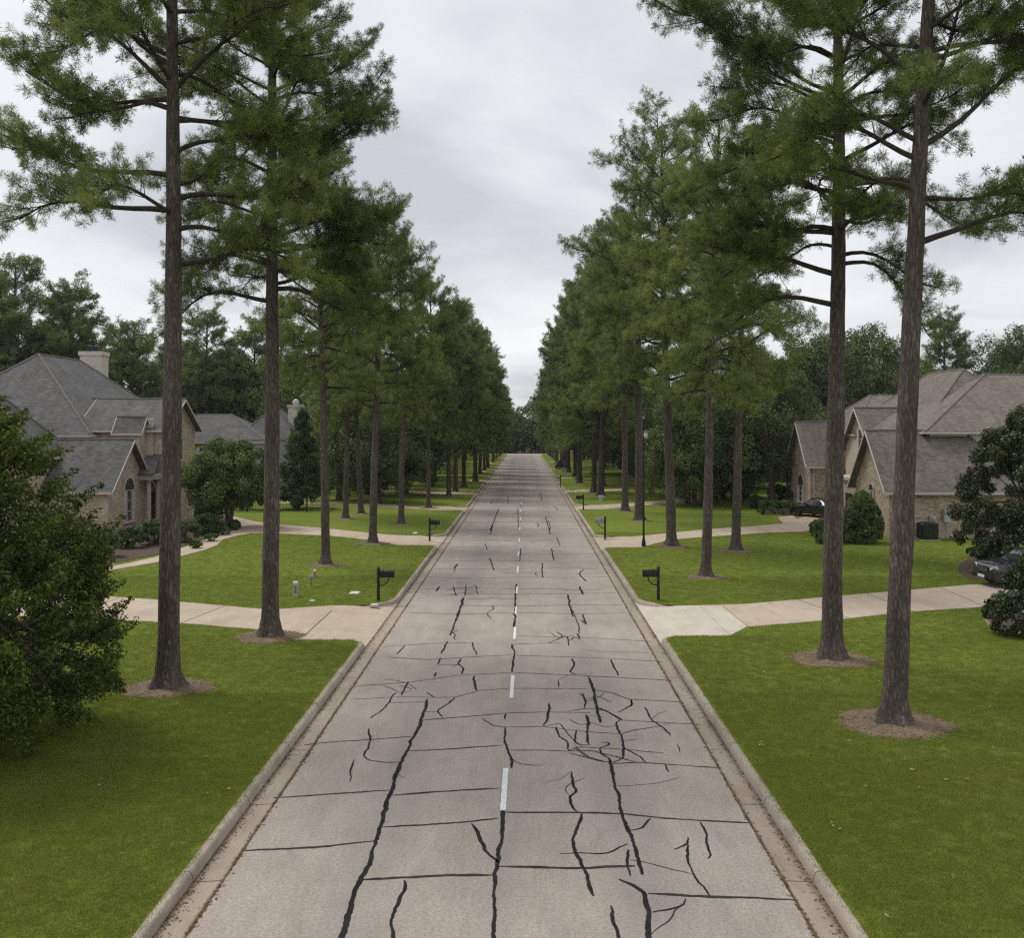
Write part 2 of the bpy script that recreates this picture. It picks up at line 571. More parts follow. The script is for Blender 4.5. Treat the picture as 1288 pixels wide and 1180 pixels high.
M['paint'] = mat_concrete('lane_paint', (0.60, 0.61, 0.64), (0.80, 0.80, 0.82), 0.15, None, ((0.40, 0.38, 0.36), 0.7), 0.2, 90)
M['mulch'] = mat_concrete('pine_straw', (0.150, 0.108, 0.068), (0.235, 0.175, 0.118), 0.25, None, ((0.07, 0.045, 0.03), 0.6), 0.9, 60)
M['straw'] = simple('straw_needles', (0.27, 0.19, 0.12), 0.9, var=0.5, scale=9)
M['litter'] = simple('dry_litter', (0.12, 0.075, 0.035), 0.9, var=0.6, scale=4)
M['soil'] = simple('bed_soil', (0.085, 0.060, 0.044), 0.95, var=0.4, scale=5, bmp=0.6)
M['brick_l'] = mat_brick('tan_brick', ((0.18, 0.115, 0.085), (0.38, 0.28, 0.21), (0.50, 0.385, 0.30), (0.60, 0.50, 0.41)), (0.50, 0.44, 0.37))
M['brick_r'] = mat_brick('brown_brick', ((0.13, 0.09, 0.07), (0.31, 0.225, 0.165), (0.44, 0.335, 0.25), (0.55, 0.455, 0.36)), (0.42, 0.36, 0.29))
M['brick_red'] = mat_brick('red_brick', ((0.14, 0.07, 0.045), (0.25, 0.13, 0.08), (0.33, 0.18, 0.11), (0.40, 0.26, 0.18)), (0.34, 0.28, 0.22))
M['brick_pale'] = mat_brick('pale_brick', ((0.46, 0.38, 0.33), (0.56, 0.48, 0.42), (0.62, 0.55, 0.49), (0.70, 0.63, 0.56)), (0.5, 0.45, 0.4))
M['roof_l'] = mat_shingle('grey_shingle', (0.068, 0.065, 0.064), (0.102, 0.098, 0.096), (0.155, 0.149, 0.145))
M['roof_r'] = mat_shingle('brown_shingle', (0.098, 0.084, 0.068), (0.152, 0.132, 0.110), (0.210, 0.187, 0.158))
M['ridge_l'] = simple('ridge_cap_grey', (0.17, 0.155, 0.145), 0.9, var=0.3)
M['ridge_r'] = simple('ridge_cap_brown', (0.19, 0.17, 0.145), 0.9, var=0.25)
M['trim'] = simple('painted_trim', (0.55, 0.49, 0.42), 0.6, var=0.1)
M['trim_white'] = simple('white_trim', (0.52, 0.49, 0.45), 0.5, var=0.08)
M['plaster'] = simple('cream_plaster', (0.52, 0.44, 0.36), 0.85, var=0.12, bmp=0.2)
M['siding'] = simple('pale_siding', (0.62, 0.60, 0.58), 0.7, var=0.06)
M['glass'] = mat_glass('window_glass', (0.05, 0.06, 0.065), 0.08)
M['glass_car'] = mat_glass('car_glass', (0.015, 0.018, 0.02), 0.04)
M['curtain'] = simple('pale_curtain', (0.55, 0.53, 0.50), 0.9, var=0.15, scale=9)
M['door'] = simple('dark_door', (0.035, 0.028, 0.024), 0.5, var=0.2)
M['black'] = simple('black_paint', (0.012, 0.012, 0.013), 0.45, var=0.3)
M['grey_metal'] = simple('grey_metal', (0.28, 0.29, 0.30), 0.45, 0.5, var=0.15)
M['light_metal'] = simple('pale_enamel', (0.42, 0.43, 0.43), 0.5, var=0.1)
M['white_plastic'] = simple('white_plastic', (0.66, 0.66, 0.63), 0.5, var=0.1)
M['globe'] = simple('frosted_globe', (0.72, 0.74, 0.76), 0.25, var=0.05)
M['dark_green'] = simple('dark_green_enamel', (0.03, 0.045, 0.035), 0.5, var=0.2)
M['stone'] = simple('edging_stone', (0.34, 0.24, 0.17), 0.9, var=0.35, scale=3, bmp=0.5)
M['rubber'] = simple('tyre_rubber', (0.015, 0.015, 0.015), 0.8)
M['alloy'] = simple('wheel_alloy', (0.45, 0.46, 0.47), 0.3, 0.7)
M['lamp_lens'] = mat_glass('lamp_lens', (0.55, 0.56, 0.57), 0.1)
M['amber'] = mat_glass('amber_lens', (0.5, 0.16, 0.03), 0.2)
M['red_lens'] = mat_glass('red_lens', (0.35, 0.02, 0.015), 0.2)
M['flower_violet'] = simple('pale_violet_petals', (0.45, 0.43, 0.55), 0.8)
M['grass_blade'] = mat_foliage('grass_blades', (0.136, 0.168, 0.024), (0.204, 0.243, 0.034), (0.30, 0.32, 0.058), 0.25, 0.4, 0.6)
M['forest_floor'] = simple('forest_floor', (0.05, 0.05, 0.022), 0.95, var=0.4, scale=0.3)


def mat_carpaint(name, col):
    m, nt, b = new_mat(name)
    n = noise(nt, coords(nt), 3, 3)
    nt.links.new(ramp(nt, n, [(0.3, [c * .85 for c in col]), (0.7, [c * 1.15 for c in col])]), b.inputs['Base Color'])
    b.inputs['Metallic'].default_value = 0.5
    b.inputs['Roughness'].default_value = 0.32
    b.inputs['Coat Weight'].default_value = 0.8
    b.inputs['Coat Roughness'].default_value = 0.06
    return m


M['paint_suv'] = mat_carpaint('slate_car_paint', (0.032, 0.035, 0.043))
M['paint_dark'] = mat_carpaint('black_car_paint', (0.02, 0.02, 0.022))
M['paint_silver'] = mat_carpaint('silver_car_paint', (0.35, 0.36, 0.38))

# ---------------------------------------------------------------- ground, road, kerbs, lawns
XA = {-1: -4.55, 1: 3.90}        # road edge of each side
GW = 0.45                        # gutter width
Y0, Y1 = -12.0, 276.0
R_IN, R_OUT = 0.55, 1.7          # kerb return radii (camera side and far side of a drive)
APR = 2.0
# driveway gaps in the kerb: (from, to) along the road
GAPS = {-1: [(31.3, 37.4), (57.0, 62.2), (82.0, 86.0), (102.0, 105.6), (128.0, 131.5), (158.0, 161.5), (196.0, 199.5)],
        1: [(31.9, 37.4), (56.0, 61.6), (83.0, 87.6), (106.0, 110.0), (136.0, 139.5), (168.0, 171.5), (205.0, 208.5)]}


def kx(s, off):                  # offset outwards from the kerb face line
    return XA[s] + s * (GW + off)


m = MB()
m.add([(-900, -300, -.25), (900, -300, -.25), (900, 1500, -.25), (-900, 1500, -.25)], [(0, 1, 2, 3)])
g = m.build('ground', M['forest_floor']); tag(g, 'dark wooded ground beyond the lawns', kind='structure')

# road sheet
rng = np.random.default_rng(3)
ys = np.concatenate([np.arange(Y0, 60, 1.0), np.arange(60, Y1 + 1, 4.0)])
V = []; Fs = []
for i, y in enumerate(ys):
    for x in (XA[-1], -2.4, -0.33, 1.8, XA[1]):
        V.append((x, y, 0.0))
    if i:
        for k in range(4):
            a = (i - 1) * 5 + k
            Fs.append((a, a + 1, a + 6, a + 5))
road = link('road', mesh_py('road', V, Fs), M['road'])
tag(road, 'worn concrete street with dark sealed cracks', kind='structure')
# cross road at the far end and its kerbless verge
m = MB(); m.box(-60, 60, Y1 + .02, Y1 + 8, -.2, .0)
o = m.build('cross_road', M['road']); tag(o, 'cross street at the far end of the avenue', kind='structure')


def boundary(s, y):
    """offset of the lawn's edge from the kerb face at y (single valued), and True inside a drive gap"""
    for a, b in GAPS[s]:
        if a <= y <= b:
            return APR, True
        if a - R_IN < y < a:      # kerb curls away from the road as it nears the drive
            t = (y - (a - R_IN)) / R_IN
            return R_IN * (1 - math.sqrt(max(0, 1 - t * t))) * 1.0, False
        if b < y < b + R_OUT:
            t = 1 - (y - b) / R_OUT
            return R_OUT * (1 - math.sqrt(max(0, 1 - t * t))), False
    return 0.0, False


for s in (-1, 1):
    side = 'lamp side' if s > 0 else 'chimney house side'
    # gutter: gently dished sheet
    V = []; Fs = []
    yy = np.arange(Y0, Y1 + .1, 2.0)
    for i, y in enumerate(yy):
        V += [(XA[s], y, 0.0), (XA[s] + s * .2, y, -.012), (XA[s] + s * GW, y, -.018), (XA[s] + s * (GW + .06), y, -.018)]
        if i:
            for k in range(3):
                a = (i - 1) * 4 + k
                Fs.append((a, a + 1, a + 5, a + 4) if s > 0 else (a, a + 4, a + 5, a + 1))
    o = link('gutter', mesh_py('gutter', V, Fs), M['gutter']); tag(o, f'stained concrete gutter on the {side} of the street', kind='structure')
    # open dirty joint between road and gutter
    V = []; Fs = []
    r2 = random.Random(5 + s)
    yj = np.concatenate([np.arange(Y0, 60, .22), np.arange(60, 140, 1.5)])
    for i, y in enumerate(yj):
        w = 0.012 + 0.02 * r2.random() ** 2
        V += [(XA[s] - w + .006 * math.sin(y), y, .004), (XA[s] + w + .006 * math.sin(y), y, .004)]
        if i:
            a = (i - 1) * 2
            Fs.append((a, a + 1, a + 3, a + 2))
    o = link('gutter_joint', mesh_py('gutter_joint', V, Fs), M['litter'], parent=road)
    # kerb pieces between the drives
    edges = [Y0] + [e for gp in GAPS[s] for e in gp] + [Y1]
    for j in range(0, len(edges), 2):
        ya, yb = edges[j], edges[j + 1]
        path = []                # (x, y, outward normal x, y, height factor)
        if j > 0:
            for k in range(0, 11):
                a = math.radians(90 - 9 * k)
                path.append((R_OUT - R_OUT * math.cos(a), ya + R_OUT - R_OUT * math.sin(a), math.cos(a), math.sin(a) , min(1, .12 + k / 5.0)))
            ys0 = ya + R_OUT
        else:
            ys0 = ya
        yend = yb - R_IN if j + 2 < len(edges) else yb
        n = max(2, int((yend - ys0) / 1.0))
        for k in range(1, n):
            path.append((0, ys0 + (yend - ys0) * k / n, 1, 0, 1))
        if j + 2 < len(edges):
            for k in range(0, 8):
                a = math.radians(11 * k)
                path.append((R_IN - R_IN * math.cos(a), yb - R_IN + R_IN * math.sin(a), math.cos(a), -math.sin(a), min(1, .12 + (7 - k) / 4.0)))
        prof = [(0.0, -.05), (0.0, .0), (.015, .07), (.035, .115), (.06, .138), (.15, .145), (.175, .132), (.18, .0), (.18, -.2)]
        V = []; Fs = []
        rk = random.Random(j * 7 + s)
        for i, (ox, oy, nx, ny, h) in enumerate(path):
            wob = rk.uniform(-.004, .004)
            # arcs turn away from the road, so their own outward side is the lawn side
            for (d, z) in prof:
                X = kx(s, ox + d * nx + wob)
                Yv = oy + d * ny
                V.append((X, Yv, z * h if z > 0 else z))
            if i:
                q = len(prof)
                for k in range(q - 1):
                    a = (i - 1) * q + k
                    Fs.append((a, a + 1, a + q + 1, a + q) if s > 0 else (a, a + q, a + q + 1, a + 1))
        q = len(prof)
        Fs.append(tuple(range(q - 1, -1, -1))); Fs.append(tuple((len(path) - 1) * q + k for k in range(q)))
        o = link('kerb', mesh_py('kerb', V, Fs), M['kerb'])
        tag(o, f'concrete kerb stretch {["before the first drive", "between the first and second drives", "between the second and third drives", "between the third and fourth drives", "past the fourth drive", "past the fifth drive", "past the sixth drive", "past the seventh drive"][j // 2]}, {side}', kind='structure')
    # lawn sheet
    samp = set(np.round(np.arange(Y0, 130, 1.0), 3)) | set(np.round(np.arange(130, Y1, 4.0), 3)) | {Y1}
    for a, b in GAPS[s]:
        samp |= set(np.round(np.linspace(a - R_IN, a - 1e-3, 9), 4)) | {a - .001, a + .001, b - .001, b + .001} | set(np.round(np.linspace(b + 1e-3, b + R_OUT, 11), 4))
    samp = sorted(samp)
    V = []; Fs = []
    cols = (0.17, 0.3, 2.4, 6, 14, 30, 90)
    for i, y in enumerate(samp):
        bd, gap = boundary(s, y)
        for k, c in enumerate(cols):
            off = bd + c if k < 2 else max(c, bd + .35)
            V.append((kx(s, off), y, LZ - (0.0 if (k or gap) else .0)))
        if i:
            q = len(cols)
            for k in range(q - 1):
                a = (i - 1) * q + k
                Fs.append((a, a + 1, a + q + 1, a + q) if s > 0 else (a, a + q, a + q + 1, a + 1))
    o = link('lawn', mesh_py('lawn', V, Fs), M['turf']); tag(o, f'mown grass verge and front lawns on the {side}', kind='structure')
    # sloping aprons
    for a, b in GAPS[s]:
        V = []; Fs = []
        yy = sorted(set(list(np.linspace(a - R_IN - .15, a, 6)) + list(np.linspace(a, b, 6)) + list(np.linspace(b, b + R_OUT + .15, 10))))
        for i, y in enumerate(yy):
            bd, gap = boundary(s, min(max(y, a - R_IN + .001), b + R_OUT - .001))
            if y < a - R_IN or y > b + R_OUT:
                bd = 0
            end = APR + .3 if gap else bd + .05
            for k in range(6):
                off = end * k / 5
                t = min(1, off / 1.7)
                t = t * t * (3 - 2 * t)
                V.append((kx(s, off), y, -.014 + (LZ + .008 + .014) * t if gap else -.014 + (LZ - .02) * t))
            if i:
                for k in range(5):
                    q = (i - 1) * 6 + k
                    Fs.append((q, q + 1, q + 7, q + 6) if s > 0 else (q, q + 6, q + 7, q + 1))
        o = link('driveway_apron', mesh_py('driveway_apron', V, Fs), M['drive_new' if (s > 0 and a < 35) else 'drive']); tag(o, f'sloping concrete apron at a drive, {side}', kind='structure')


def sheet(name, poly, z, mat, label=None, parent=None, kind='structure'):
    V = [(p[0], p[1], z) for p in poly]
    a = sum(V[i][0] * V[(i + 1) % len(V)][1] - V[(i + 1) % len(V)][0] * V[i][1] for i in range(len(V)))
    f = tuple(range(len(V))) if a > 0 else tuple(range(len(V) - 1, -1, -1))
    # thin slab with real edges
    n = len(V)
    Vb = [(x, y, z - .12) for x, y, _ in V]
    Fs = [f]
    for i in range(n):
        j = (i + 1) % n
        Fs.append((i, i + n, j + n, j) if a > 0 else (i, j, j + n, i + n))
    o = link(name, mesh_py(name, V + Vb, Fs), mat, parent=parent)
    if parent is None:
        tag(o, label, kind=kind)
    return o


DRV = []                         # polygons kept free of grass


def drive(s, gi, far_px, near_px, label, z=LZ + .012, mat='drive', extra=None):
    a, b = GAPS[s][gi]
    x0 = kx(s, APR + .28)
    keep = lambda L: [q for q in L if (q[0] - x0) * s > .25]
    far = [(x0, b)] + keep([G(*p) for p in far_px])
    near = [(x0, a)] + keep([G(*p) for p in near_px])
    poly = far + (extra or []) + near[::-1]
    DRV.append(poly)
    sheet('driveway', poly, z, M[mat], label)
    return far, near


def lerp2(a, b, t):
    return (a[0] + (b[0] - a[0]) * t, a[1] + (b[1] - a[1]) * t)


def strip(pts, w, z, name, mat, parent=None, jit=0.0, seed=0, close=False):
    """ribbon lying flat along a polyline; jit = how far it wanders"""
    r = random.Random(seed)
    P = [Vector((p[0], p[1], 0)) for p in pts]
    Q = []
    for i in range(len(P) - 1):
        L = (P[i + 1] - P[i]).length
        n = max(1, int(L / .07)) if jit else 1
        for k in range(n):
            Q.append(P[i].lerp(P[i + 1], k / n))
    Q.append(P[-1])
    if jit and len(Q) > 6:       # round the corners of the traced line
        for _ in range(2):
            Q = [Q[0]] + [(Q[i - 1] + Q[i] * 2 + Q[i + 1]) / 4 for i in range(1, len(Q) - 1)] + [Q[-1]]
    V = []; Fs = []
    ww = w
    drift = slow = 0.0
    wv = 0.0
    for i, p in enumerate(Q):
        t = (Q[min(i + 1, len(Q) - 1)] - Q[max(i - 1, 0)])
        t = t.normalized() if t.length > 1e-6 else Vector((1, 0, 0))
        nrm = Vector((-t.y, t.x, 0))
        if jit:
            drift = drift * .72 + r.uniform(-1, 1) * jit
            slow = slow * .965 + r.uniform(-1, 1) * jit * 1.1
            wv = wv * .8 + r.uniform(-.17, .17)
            e = min(1, (min(i, len(Q) - 1 - i) + 1.0) / 4)
            ww = w * (1 + wv) * (.35 + .65 * e)
        c = p + nrm * (drift + slow)
        V += [(c.x - nrm.x * ww / 2, c.y - nrm.y * ww / 2, z), (c.x + nrm.x * ww / 2, c.y + nrm.y * ww / 2, z)]
        if i:
            a = (i - 1) * 2
            Fs.append((a, a + 2, a + 3, a + 1))
    return V, Fs


# chimney-house side drives
f1, n1 = drive(-1, 0, [(455, 768.5), (340, 767.5), (200, 755), (110, 749), (-60, 741)], [(404, 803), (330, 793), (250, 786), (180, 782), (-60, 772)],
               'pinkish concrete drive crossing behind the two big pines to the dense green bush')
f2, n2 = drive(-1, 1, [(500, 673.5), (468, 671), (416, 665.5), (351, 660), (320, 656), (295, 650), (250, 648)], [(463, 679.5), (414, 674), (349, 671.5), (318, 671), (296, 668), (262, 664)],
               'concrete drive running to the crape myrtle beside the grey-roofed chimney house')
f3, n3 = drive(-1, 2, [(517, 637), (463, 633), (410, 631.5), (387, 631.2), (340, 630)], [(476, 637.8), (430, 635.6), (389, 634.2), (340, 633)],
               'narrow drive behind the second mailbox of the chimney house side')
drive(-1, 3, [(560, 619.5), (503, 616), (440, 615)], [(556, 622), (503, 619.5), (440, 618)], 'fourth concrete drive on the chimney house side')
# lamp side drives
g1, h1 = drive(1, 0, [(880, 766), (940, 760), (1113, 745), (1220, 736), (1330, 729)], [(880, 797.5), (940, 789), (1060, 779), (1143, 770), (1253, 763), (1340, 757)],
               'pinkish concrete drive leading to the parked dark grey car')
g2, h2 = drive(1, 1, [(810, 674), (891, 665.8), (950, 662), (984, 658.8), (1005, 652), (1030, 645), (1048, 641)], [(800, 683), (843, 679), (924, 673), (970, 670), (1013, 668.5), (1035, 662), (1062, 655)],
               'concrete drive leading past the hedges to the brown-roofed brick house')
g3, h3 = drive(1, 2, [(797, 633), (837, 629), (860, 623.7), (880, 621.4)], [(797, 637), (837, 634), (862, 632.5), (880, 630.4)],
               'concrete drive behind the grey mailbox under the shady trees')
drive(1, 3, [(742, 617), (790, 614)], [(742, 619.6), (790, 616.5)], 'fourth concrete drive on the lamp side')
# paler new slab at the mouth of the lamp-side drive
x0 = kx(1, APR + .28)
g0 = lerp2(g1[0], g1[1], .0)
slab = [(x0 + .02, g1[0][1] - .02), G(908, 763.4), G(940, 788.7), (x0 + .02, h1[0][1] + .02)]

sheet('driveway_new_slab', slab, LZ + .018, M['drive_new'], 'paler newer slab at the mouth of the drive by the black mailbox')
# sawn joints across the drives
jm = MB()
for p, q in [((283, 762.5), (228, 784.5)), ((417, 769), (383, 800)), ((150, 752), (95, 776)), ((1003, 754.5), (1068, 778)), ((908, 763.2), (941, 789)), ((1183, 739.5), (1240, 764)), ((1090, 747.5), (1150, 769.5)),
             ((468, 671), (440, 677)), ((405, 664.6), (372, 672.4)), ((891, 665.9), (905, 675)), ((950, 662.3), (970, 670.2))]:
    Vv, Ff = strip([G(*p), G(*q)], .035, LZ + .0165, 'j', None)
    jm.add(Vv, Ff)
jo = jm.build('driveway_joint', M['joint']); tag(jo, 'dark sawn joints across the concrete drives', kind='structure')
# footpath to the front door of the chimney house
wp_far = [G(*p) for p in [(300, 662), (285, 668), (268, 673.5), (258, 679), (243, 685), (222, 692), (196, 701), (164, 708.5), (120, 716)]]
wp_near = [G(*p) for p in [(316, 671.2), (296, 674.5), (280, 679), (273, 686), (258, 692), (230, 699.5), (196, 708), (160, 714), (118, 722)]]
wpoly = wp_far + wp_near[::-1]
sheet('walkway', wpoly, LZ + .02, M['drive'], 'curved concrete footpath to the door of the grey-roofed house')
DRV.append(wpoly)
wl = [G(*p) for p in [(978, 651), (997, 648.8), (1005, 655), (986, 660)]]
sheet('walkway', wl, LZ + .02, M['drive'], 'short concrete footpath beside the clipped hedges')
DRV.append(wl)

# planting beds (bare soil sheets, slightly mounded edge)
BEDS = []


def bed(px, label):
    poly = [G(*p) for p in px]
    BEDS.append(poly); DRV.append(poly)
    sheet('planting_bed', poly, LZ + .03, M['soil'], label)


bed([(292, 661), (262, 676), (246, 681.5), (225, 689), (200, 697), (160, 705.5), (110, 712), (110, 690), (150, 668), (240, 656), (262, 650), (292, 650)], 'dark planting bed along the front of the chimney house')
bed([(1236, 731), (1222, 729), (1212, 725), (1206, 720), (1205, 715), (1209, 709), (1218, 703), (1232, 699), (1250, 696), (1330, 696), (1330, 722), (1270, 728)], 'dark planting bed under the magnolia')
bed([(1330, 806), (1285, 801), (1250, 792), (1241, 782), (1245, 773), (1262, 768), (1330, 766)], 'planting bed edged with stones beside the car drive')
bed([(948, 640), (965, 646), (1008, 650), (1010, 640), (1004, 628), (950, 626)], 'planting bed beneath the clipped hedges')

# ------------------------------------------------ road joints, sealed cracks, markings
def Z7(x, y):
    """point traced on the road"""
    return G(400 + x / 2.3, 780 + y / 2.3, 0.0)


TH = [  # thick sealed cracks
    ([(315, 230), (295, 290), (265, 365), (240, 415), (215, 490), (185, 590), (160, 660), (130, 745), (95, 820), (65, 925), (30, 1060)], .095),
    ([(541, 312), (541, 360), (552, 395), (558, 430)], .07), ([(532, 483), (528, 560), (527, 600), (520, 700), (515, 800), (510, 925), (508, 1100)], .085),
    ([(783, 165), (800, 230), (822, 298)], .09), ([(845, 400), (860, 480), (885, 570), (905, 650), (930, 738)], .095),
    ([(895, 665), (893, 700), (898, 742)], .06), ([(870, 752), (905, 765), (945, 790), (955, 840), (968, 925), (985, 1060)], .085),
    ([(400, 0), (385, 45)], .08), ([(375, 62), (358, 98)], .08), ([(355, 110), (350, 130)], .07), ([(342, 152), (338, 165)], .06),
    ([(447, 65), (450, 85), (460, 102)], .06), ([(415, 112), (405, 128), (420, 140), (415, 157)], .08), ([(452, 162), (452, 185), (462, 205)], .08),
    ([(560, 70), (570, 95), (565, 120), (560, 152)], .085), ([(250, 75), (230, 100)], .05), ([(262, 180), (250, 200), (240, 218)], .07), ([(235, 190), (270, 200)], .05),
    ([(315, 210), (335, 225)], .06), ([(225, 210), (205, 238), (185, 265), (155, 285)], .06), ([(395, 225), (375, 245), (345, 265), (360, 283)], .06), ([(543, 270), (543, 288)], .06),
    ([(475, 285), (505, 308), (540, 312)], .05), ([(145, 315), (155, 345), (150, 370), (128, 392), (145, 408), (190, 415), (240, 413)], .055), ([(103, 405), (92, 435), (90, 468)], .045),
    ([(667, 242), (670, 290), (655, 307)], .07), ([(690, 310), (695, 335), (725, 355), (725, 380)], .06), ([(735, 112), (740, 125), (730, 150), (745, 158)], .065),
    ([(850, 115), (868, 162)], .08), ([(695, 175), (697, 195)], .05), ([(765, 212), (775, 240), (768, 255)], .06), ([(830, 212), (800, 232), (775, 236)], .045),
    ([(800, 250), (850, 270), (880, 290), (865, 300), (880, 330), (885, 370), (885, 400)], .065), ([(775, 275), (785, 300), (788, 360)], .075),
    ([(745, 320), (742, 355), (765, 365), (790, 362)], .06), ([(820, 355), (845, 355), (835, 365), (815, 368), (822, 390), (845, 402)], .055),
    ([(725, 380), (760, 368), (800, 372), (880, 375), (1000, 385)], .04), ([(725, 380), (790, 378), (870, 398), (920, 410)], .05), ([(885, 370), (930, 395), (950, 412)], .055),
    ([(720, 265), (780, 255), (830, 262), (880, 290)], .05), ([(905, 230), (910, 245), (870, 268)], .055), ([(945, 252), (965, 290), (990, 305), (1020, 335)], .06),
    ([(880, 330), (910, 318), (990, 308)], .05), ([(725, 385), (780, 400), (830, 412)], .05), ([(800, 203), (850, 210), (905, 232), (910, 250)], .05),
    ([(870, 350), (925, 345)], .03), ([(1003, 418), (1013, 440)], .05), ([(735, 440), (740, 480), (750, 495), (730, 510), (728, 535), (745, 555)], .06),
    ([(763, 562), (760, 590), (742, 630), (748, 672), (765, 700), (780, 740), (795, 800)], .075), ([(700, 677), (760, 675), (830, 678), (895, 648)], .05),
    ([(900, 610), (930, 605), (962, 575)], .05), ([(445, 590), (465, 620), (480, 670), (515, 705)], .07), ([(250, 755), (255, 790), (235, 815), (218, 860), (215, 925), (212, 1050)], .07),
    ([(845, 828), (850, 870), (865, 890), (875, 925), (890, 1000)], .06), ([(1105, 585), (1120, 620), (1125, 655), (1135, 675), (1130, 692)], .055), ([(1070, 630), (1065, 650), (1030, 665)], .05),
    ([(1068, 650), (1070, 700), (1090, 740), (1140, 800)], .055), ([(1065, 808), (1050, 830), (965, 845)], .05), ([(1040, 360), (1052, 385)], .03),
    ([(750, 40), (755, 55)], .07), ([(665, 68), (720, 45)], .05), ([(722, 48), (728, 75)], .06),
    ([(885, 400), (850, 415), (830, 410)], .05), ([(740, 352), (700, 300), (655, 308)], .03), ([(760, 0), (775, 12)], .07),
]
TN = [  # transverse joints, thinner seal
    ([(-130, 515), (0, 508), (215, 492)], .05), ([(215, 508), (400, 495), (528, 488)], .055), ([(-40, 362), (0, 357), (150, 347), (272, 338)], .045), ([(262, 380), (400, 375), (535, 363)], .05),
    ([(557, 377), (640, 377), (725, 380)], .045), ([(303, 290), (420, 281), (540, 271)], .045), ([(540, 270), (600, 268), (665, 267), (790, 268)], .035),
    ([(185, 600), (330, 592), (440, 585), (522, 575)], .055), ([(530, 558), (700, 557), (880, 562), (1000, 575), (1255, 590)], .055), ([(-215, 668), (0, 657), (160, 640)], .06),
    ([(130, 752), (350, 742), (512, 740)], .065), ([(522, 714), (640, 717), (760, 720), (917, 712)], .065), ([(955, 793), (1100, 800), (1390, 815)], .06),
    ([(205, 240), (310, 237)], .035), ([(95, 230), (230, 222), (395, 224), (460, 206)], .03), ([(175, 78), (330, 68), (450, 66)], .035), ([(195, 108), (320, 115), (440, 108), (560, 101)], .035),
    ([(565, 70), (700, 67)], .035), ([(575, 46), (780, 52), (965, 62)], .03), ([(570, 103), (800, 110), (995, 121)], .035), ([(105, 192), (270, 180), (400, 160), (560, 153)], .035),
    ([(565, 153), (780, 163), (1022, 175)], .04), ([(350, 130), (415, 130)], .03), ([(460, 205), (560, 198), (780, 199)], .035), ([(900, 230), (980, 234), (1060, 238)], .035),
    ([(870, 290), (1000, 297), (1105, 303)], .04), ([(845, 417), (930, 412), (1010, 418), (1168, 428)], .045), ([(540, 310), (650, 309), (750, 320), (880, 330)], .03),
    ([(305, 266), (345, 267)], .03), ([(780, 90), (960, 95)], .02),
    ([(-25, 150), (110, 148)], .02),
]
TPH = [([(583, 752), (574, 781)], .1), ([(650, 735), (648, 765), (647, 800)], .07), ([(714, 748), (716, 762), (720, 776)], .08), ([(733, 773), (737, 786)], .07), ([(682, 708), (683, 727)], .06),
       ([(616, 702), (621, 718)], .06), ([(734, 716), (728, 722), (738, 732)], .07), ([(729, 738), (732, 748)], .08), ([(723, 802), (716, 806)], .06), ([(553, 738), (548, 744)], .07), ([(562, 742), (605, 738)], .035),
       ([(562, 748), (608, 744)], .035), ([(570, 738), (574, 750)], .04), ([(586, 736), (583, 750)], .05), ([(598, 736), (601, 748)], .04), ([(571, 715), (577, 709)], .07),
       ([(700, 795), (708, 800), (700, 806)], .05), ([(620, 660), (617, 672)], .07), ([(651, 640), (652, 664)], .05), ([(690, 655), (692, 667)], .06), ([(700, 676), (703, 686)], .06), ([(610, 684), (613, 692)], .05),
       ([(627, 640), (616, 668)], .07), ([(686, 650), (692, 672)], .07), ([(694, 690), (697, 705)], .06), ([(655, 690), (654, 706)], .05), ([(640, 624), (638, 634)], .05), ([(680, 620), (682, 630)], .06),
       ([(600, 678), (645, 681)], .04), ([(650, 655), (672, 656)], .04)]
TPN = [772, 762, 748, 741, 727, 716, 706, 697, 688, 680, 673, 666, 657, 650, 643, 636, 630, 624, 618, 613, 608, 603, 599, 595, 591, 588]
cs = MB()
for i, (pts, w) in enumerate(TH):
    cs.add(*strip([Z7(*p) for p in pts], w * .74, .0045, 'c', None, jit=.009, seed=i))
for i, (pts, w) in enumerate(TPH):
    cs.add(*strip([G(p[0], p[1], 0) for p in pts], w, .0045, 'c', None, jit=.009, seed=100 + i))
cs.build('crack_sealant', M['seal'], parent=road)
# hairline cracks that branch off the sealed ones
WEB = [[(478, 862), (492, 866), (505, 872), (518, 869)], [(484, 855), (498, 856), (514, 860), (524, 868)], [(560, 744), (574, 740), (592, 743), (606, 740)],
       [(566, 750), (580, 746), (598, 748)], [(728, 872), (738, 880), (752, 876), (768, 884)], [(716, 905), (730, 912), (745, 909), (762, 915), (778, 912)],
       [(722, 940), (738, 952), (760, 958)], [(690, 795), (704, 803), (720, 799), (733, 806)]]
hs = MB()
for i, pw in enumerate(WEB):
    hs.add(*strip([G(p[0], p[1], 0) for p in pw], .028, .0044, 'h', None, jit=.007, seed=1500 + i))
r = random.Random(31)
for i in range(17):          # short sealed pieces up the street
    y_ = r.uniform(31, 105); x_ = r.choice([-3.3, -2.45, -2.45, -1.3, -.35, .7, 1.8, 1.8, 2.8]) + r.uniform(-.2, .2)
    L_ = r.uniform(.8, 3.2) * (1 + y_ / 90)
    n_ = 4
    pl = [(x_ + r.uniform(-.1, .1), y_ + L_ * k / n_) for k in range(n_ + 1)] if r.random() < .72 else [(x_ + L_ * .6 * k / n_, y_ + r.uniform(-.12, .12)) for k in range(n_ + 1)]
    pl = [p for p in pl if XA[-1] + .2 < p[0] < XA[1] - .2]
    if len(pl) > 1:
        hs.add(*strip(pl, r.uniform(.03, .05) * (1 + y_ / 160), .0043, 'h', None, jit=.008, seed=1300 + i))
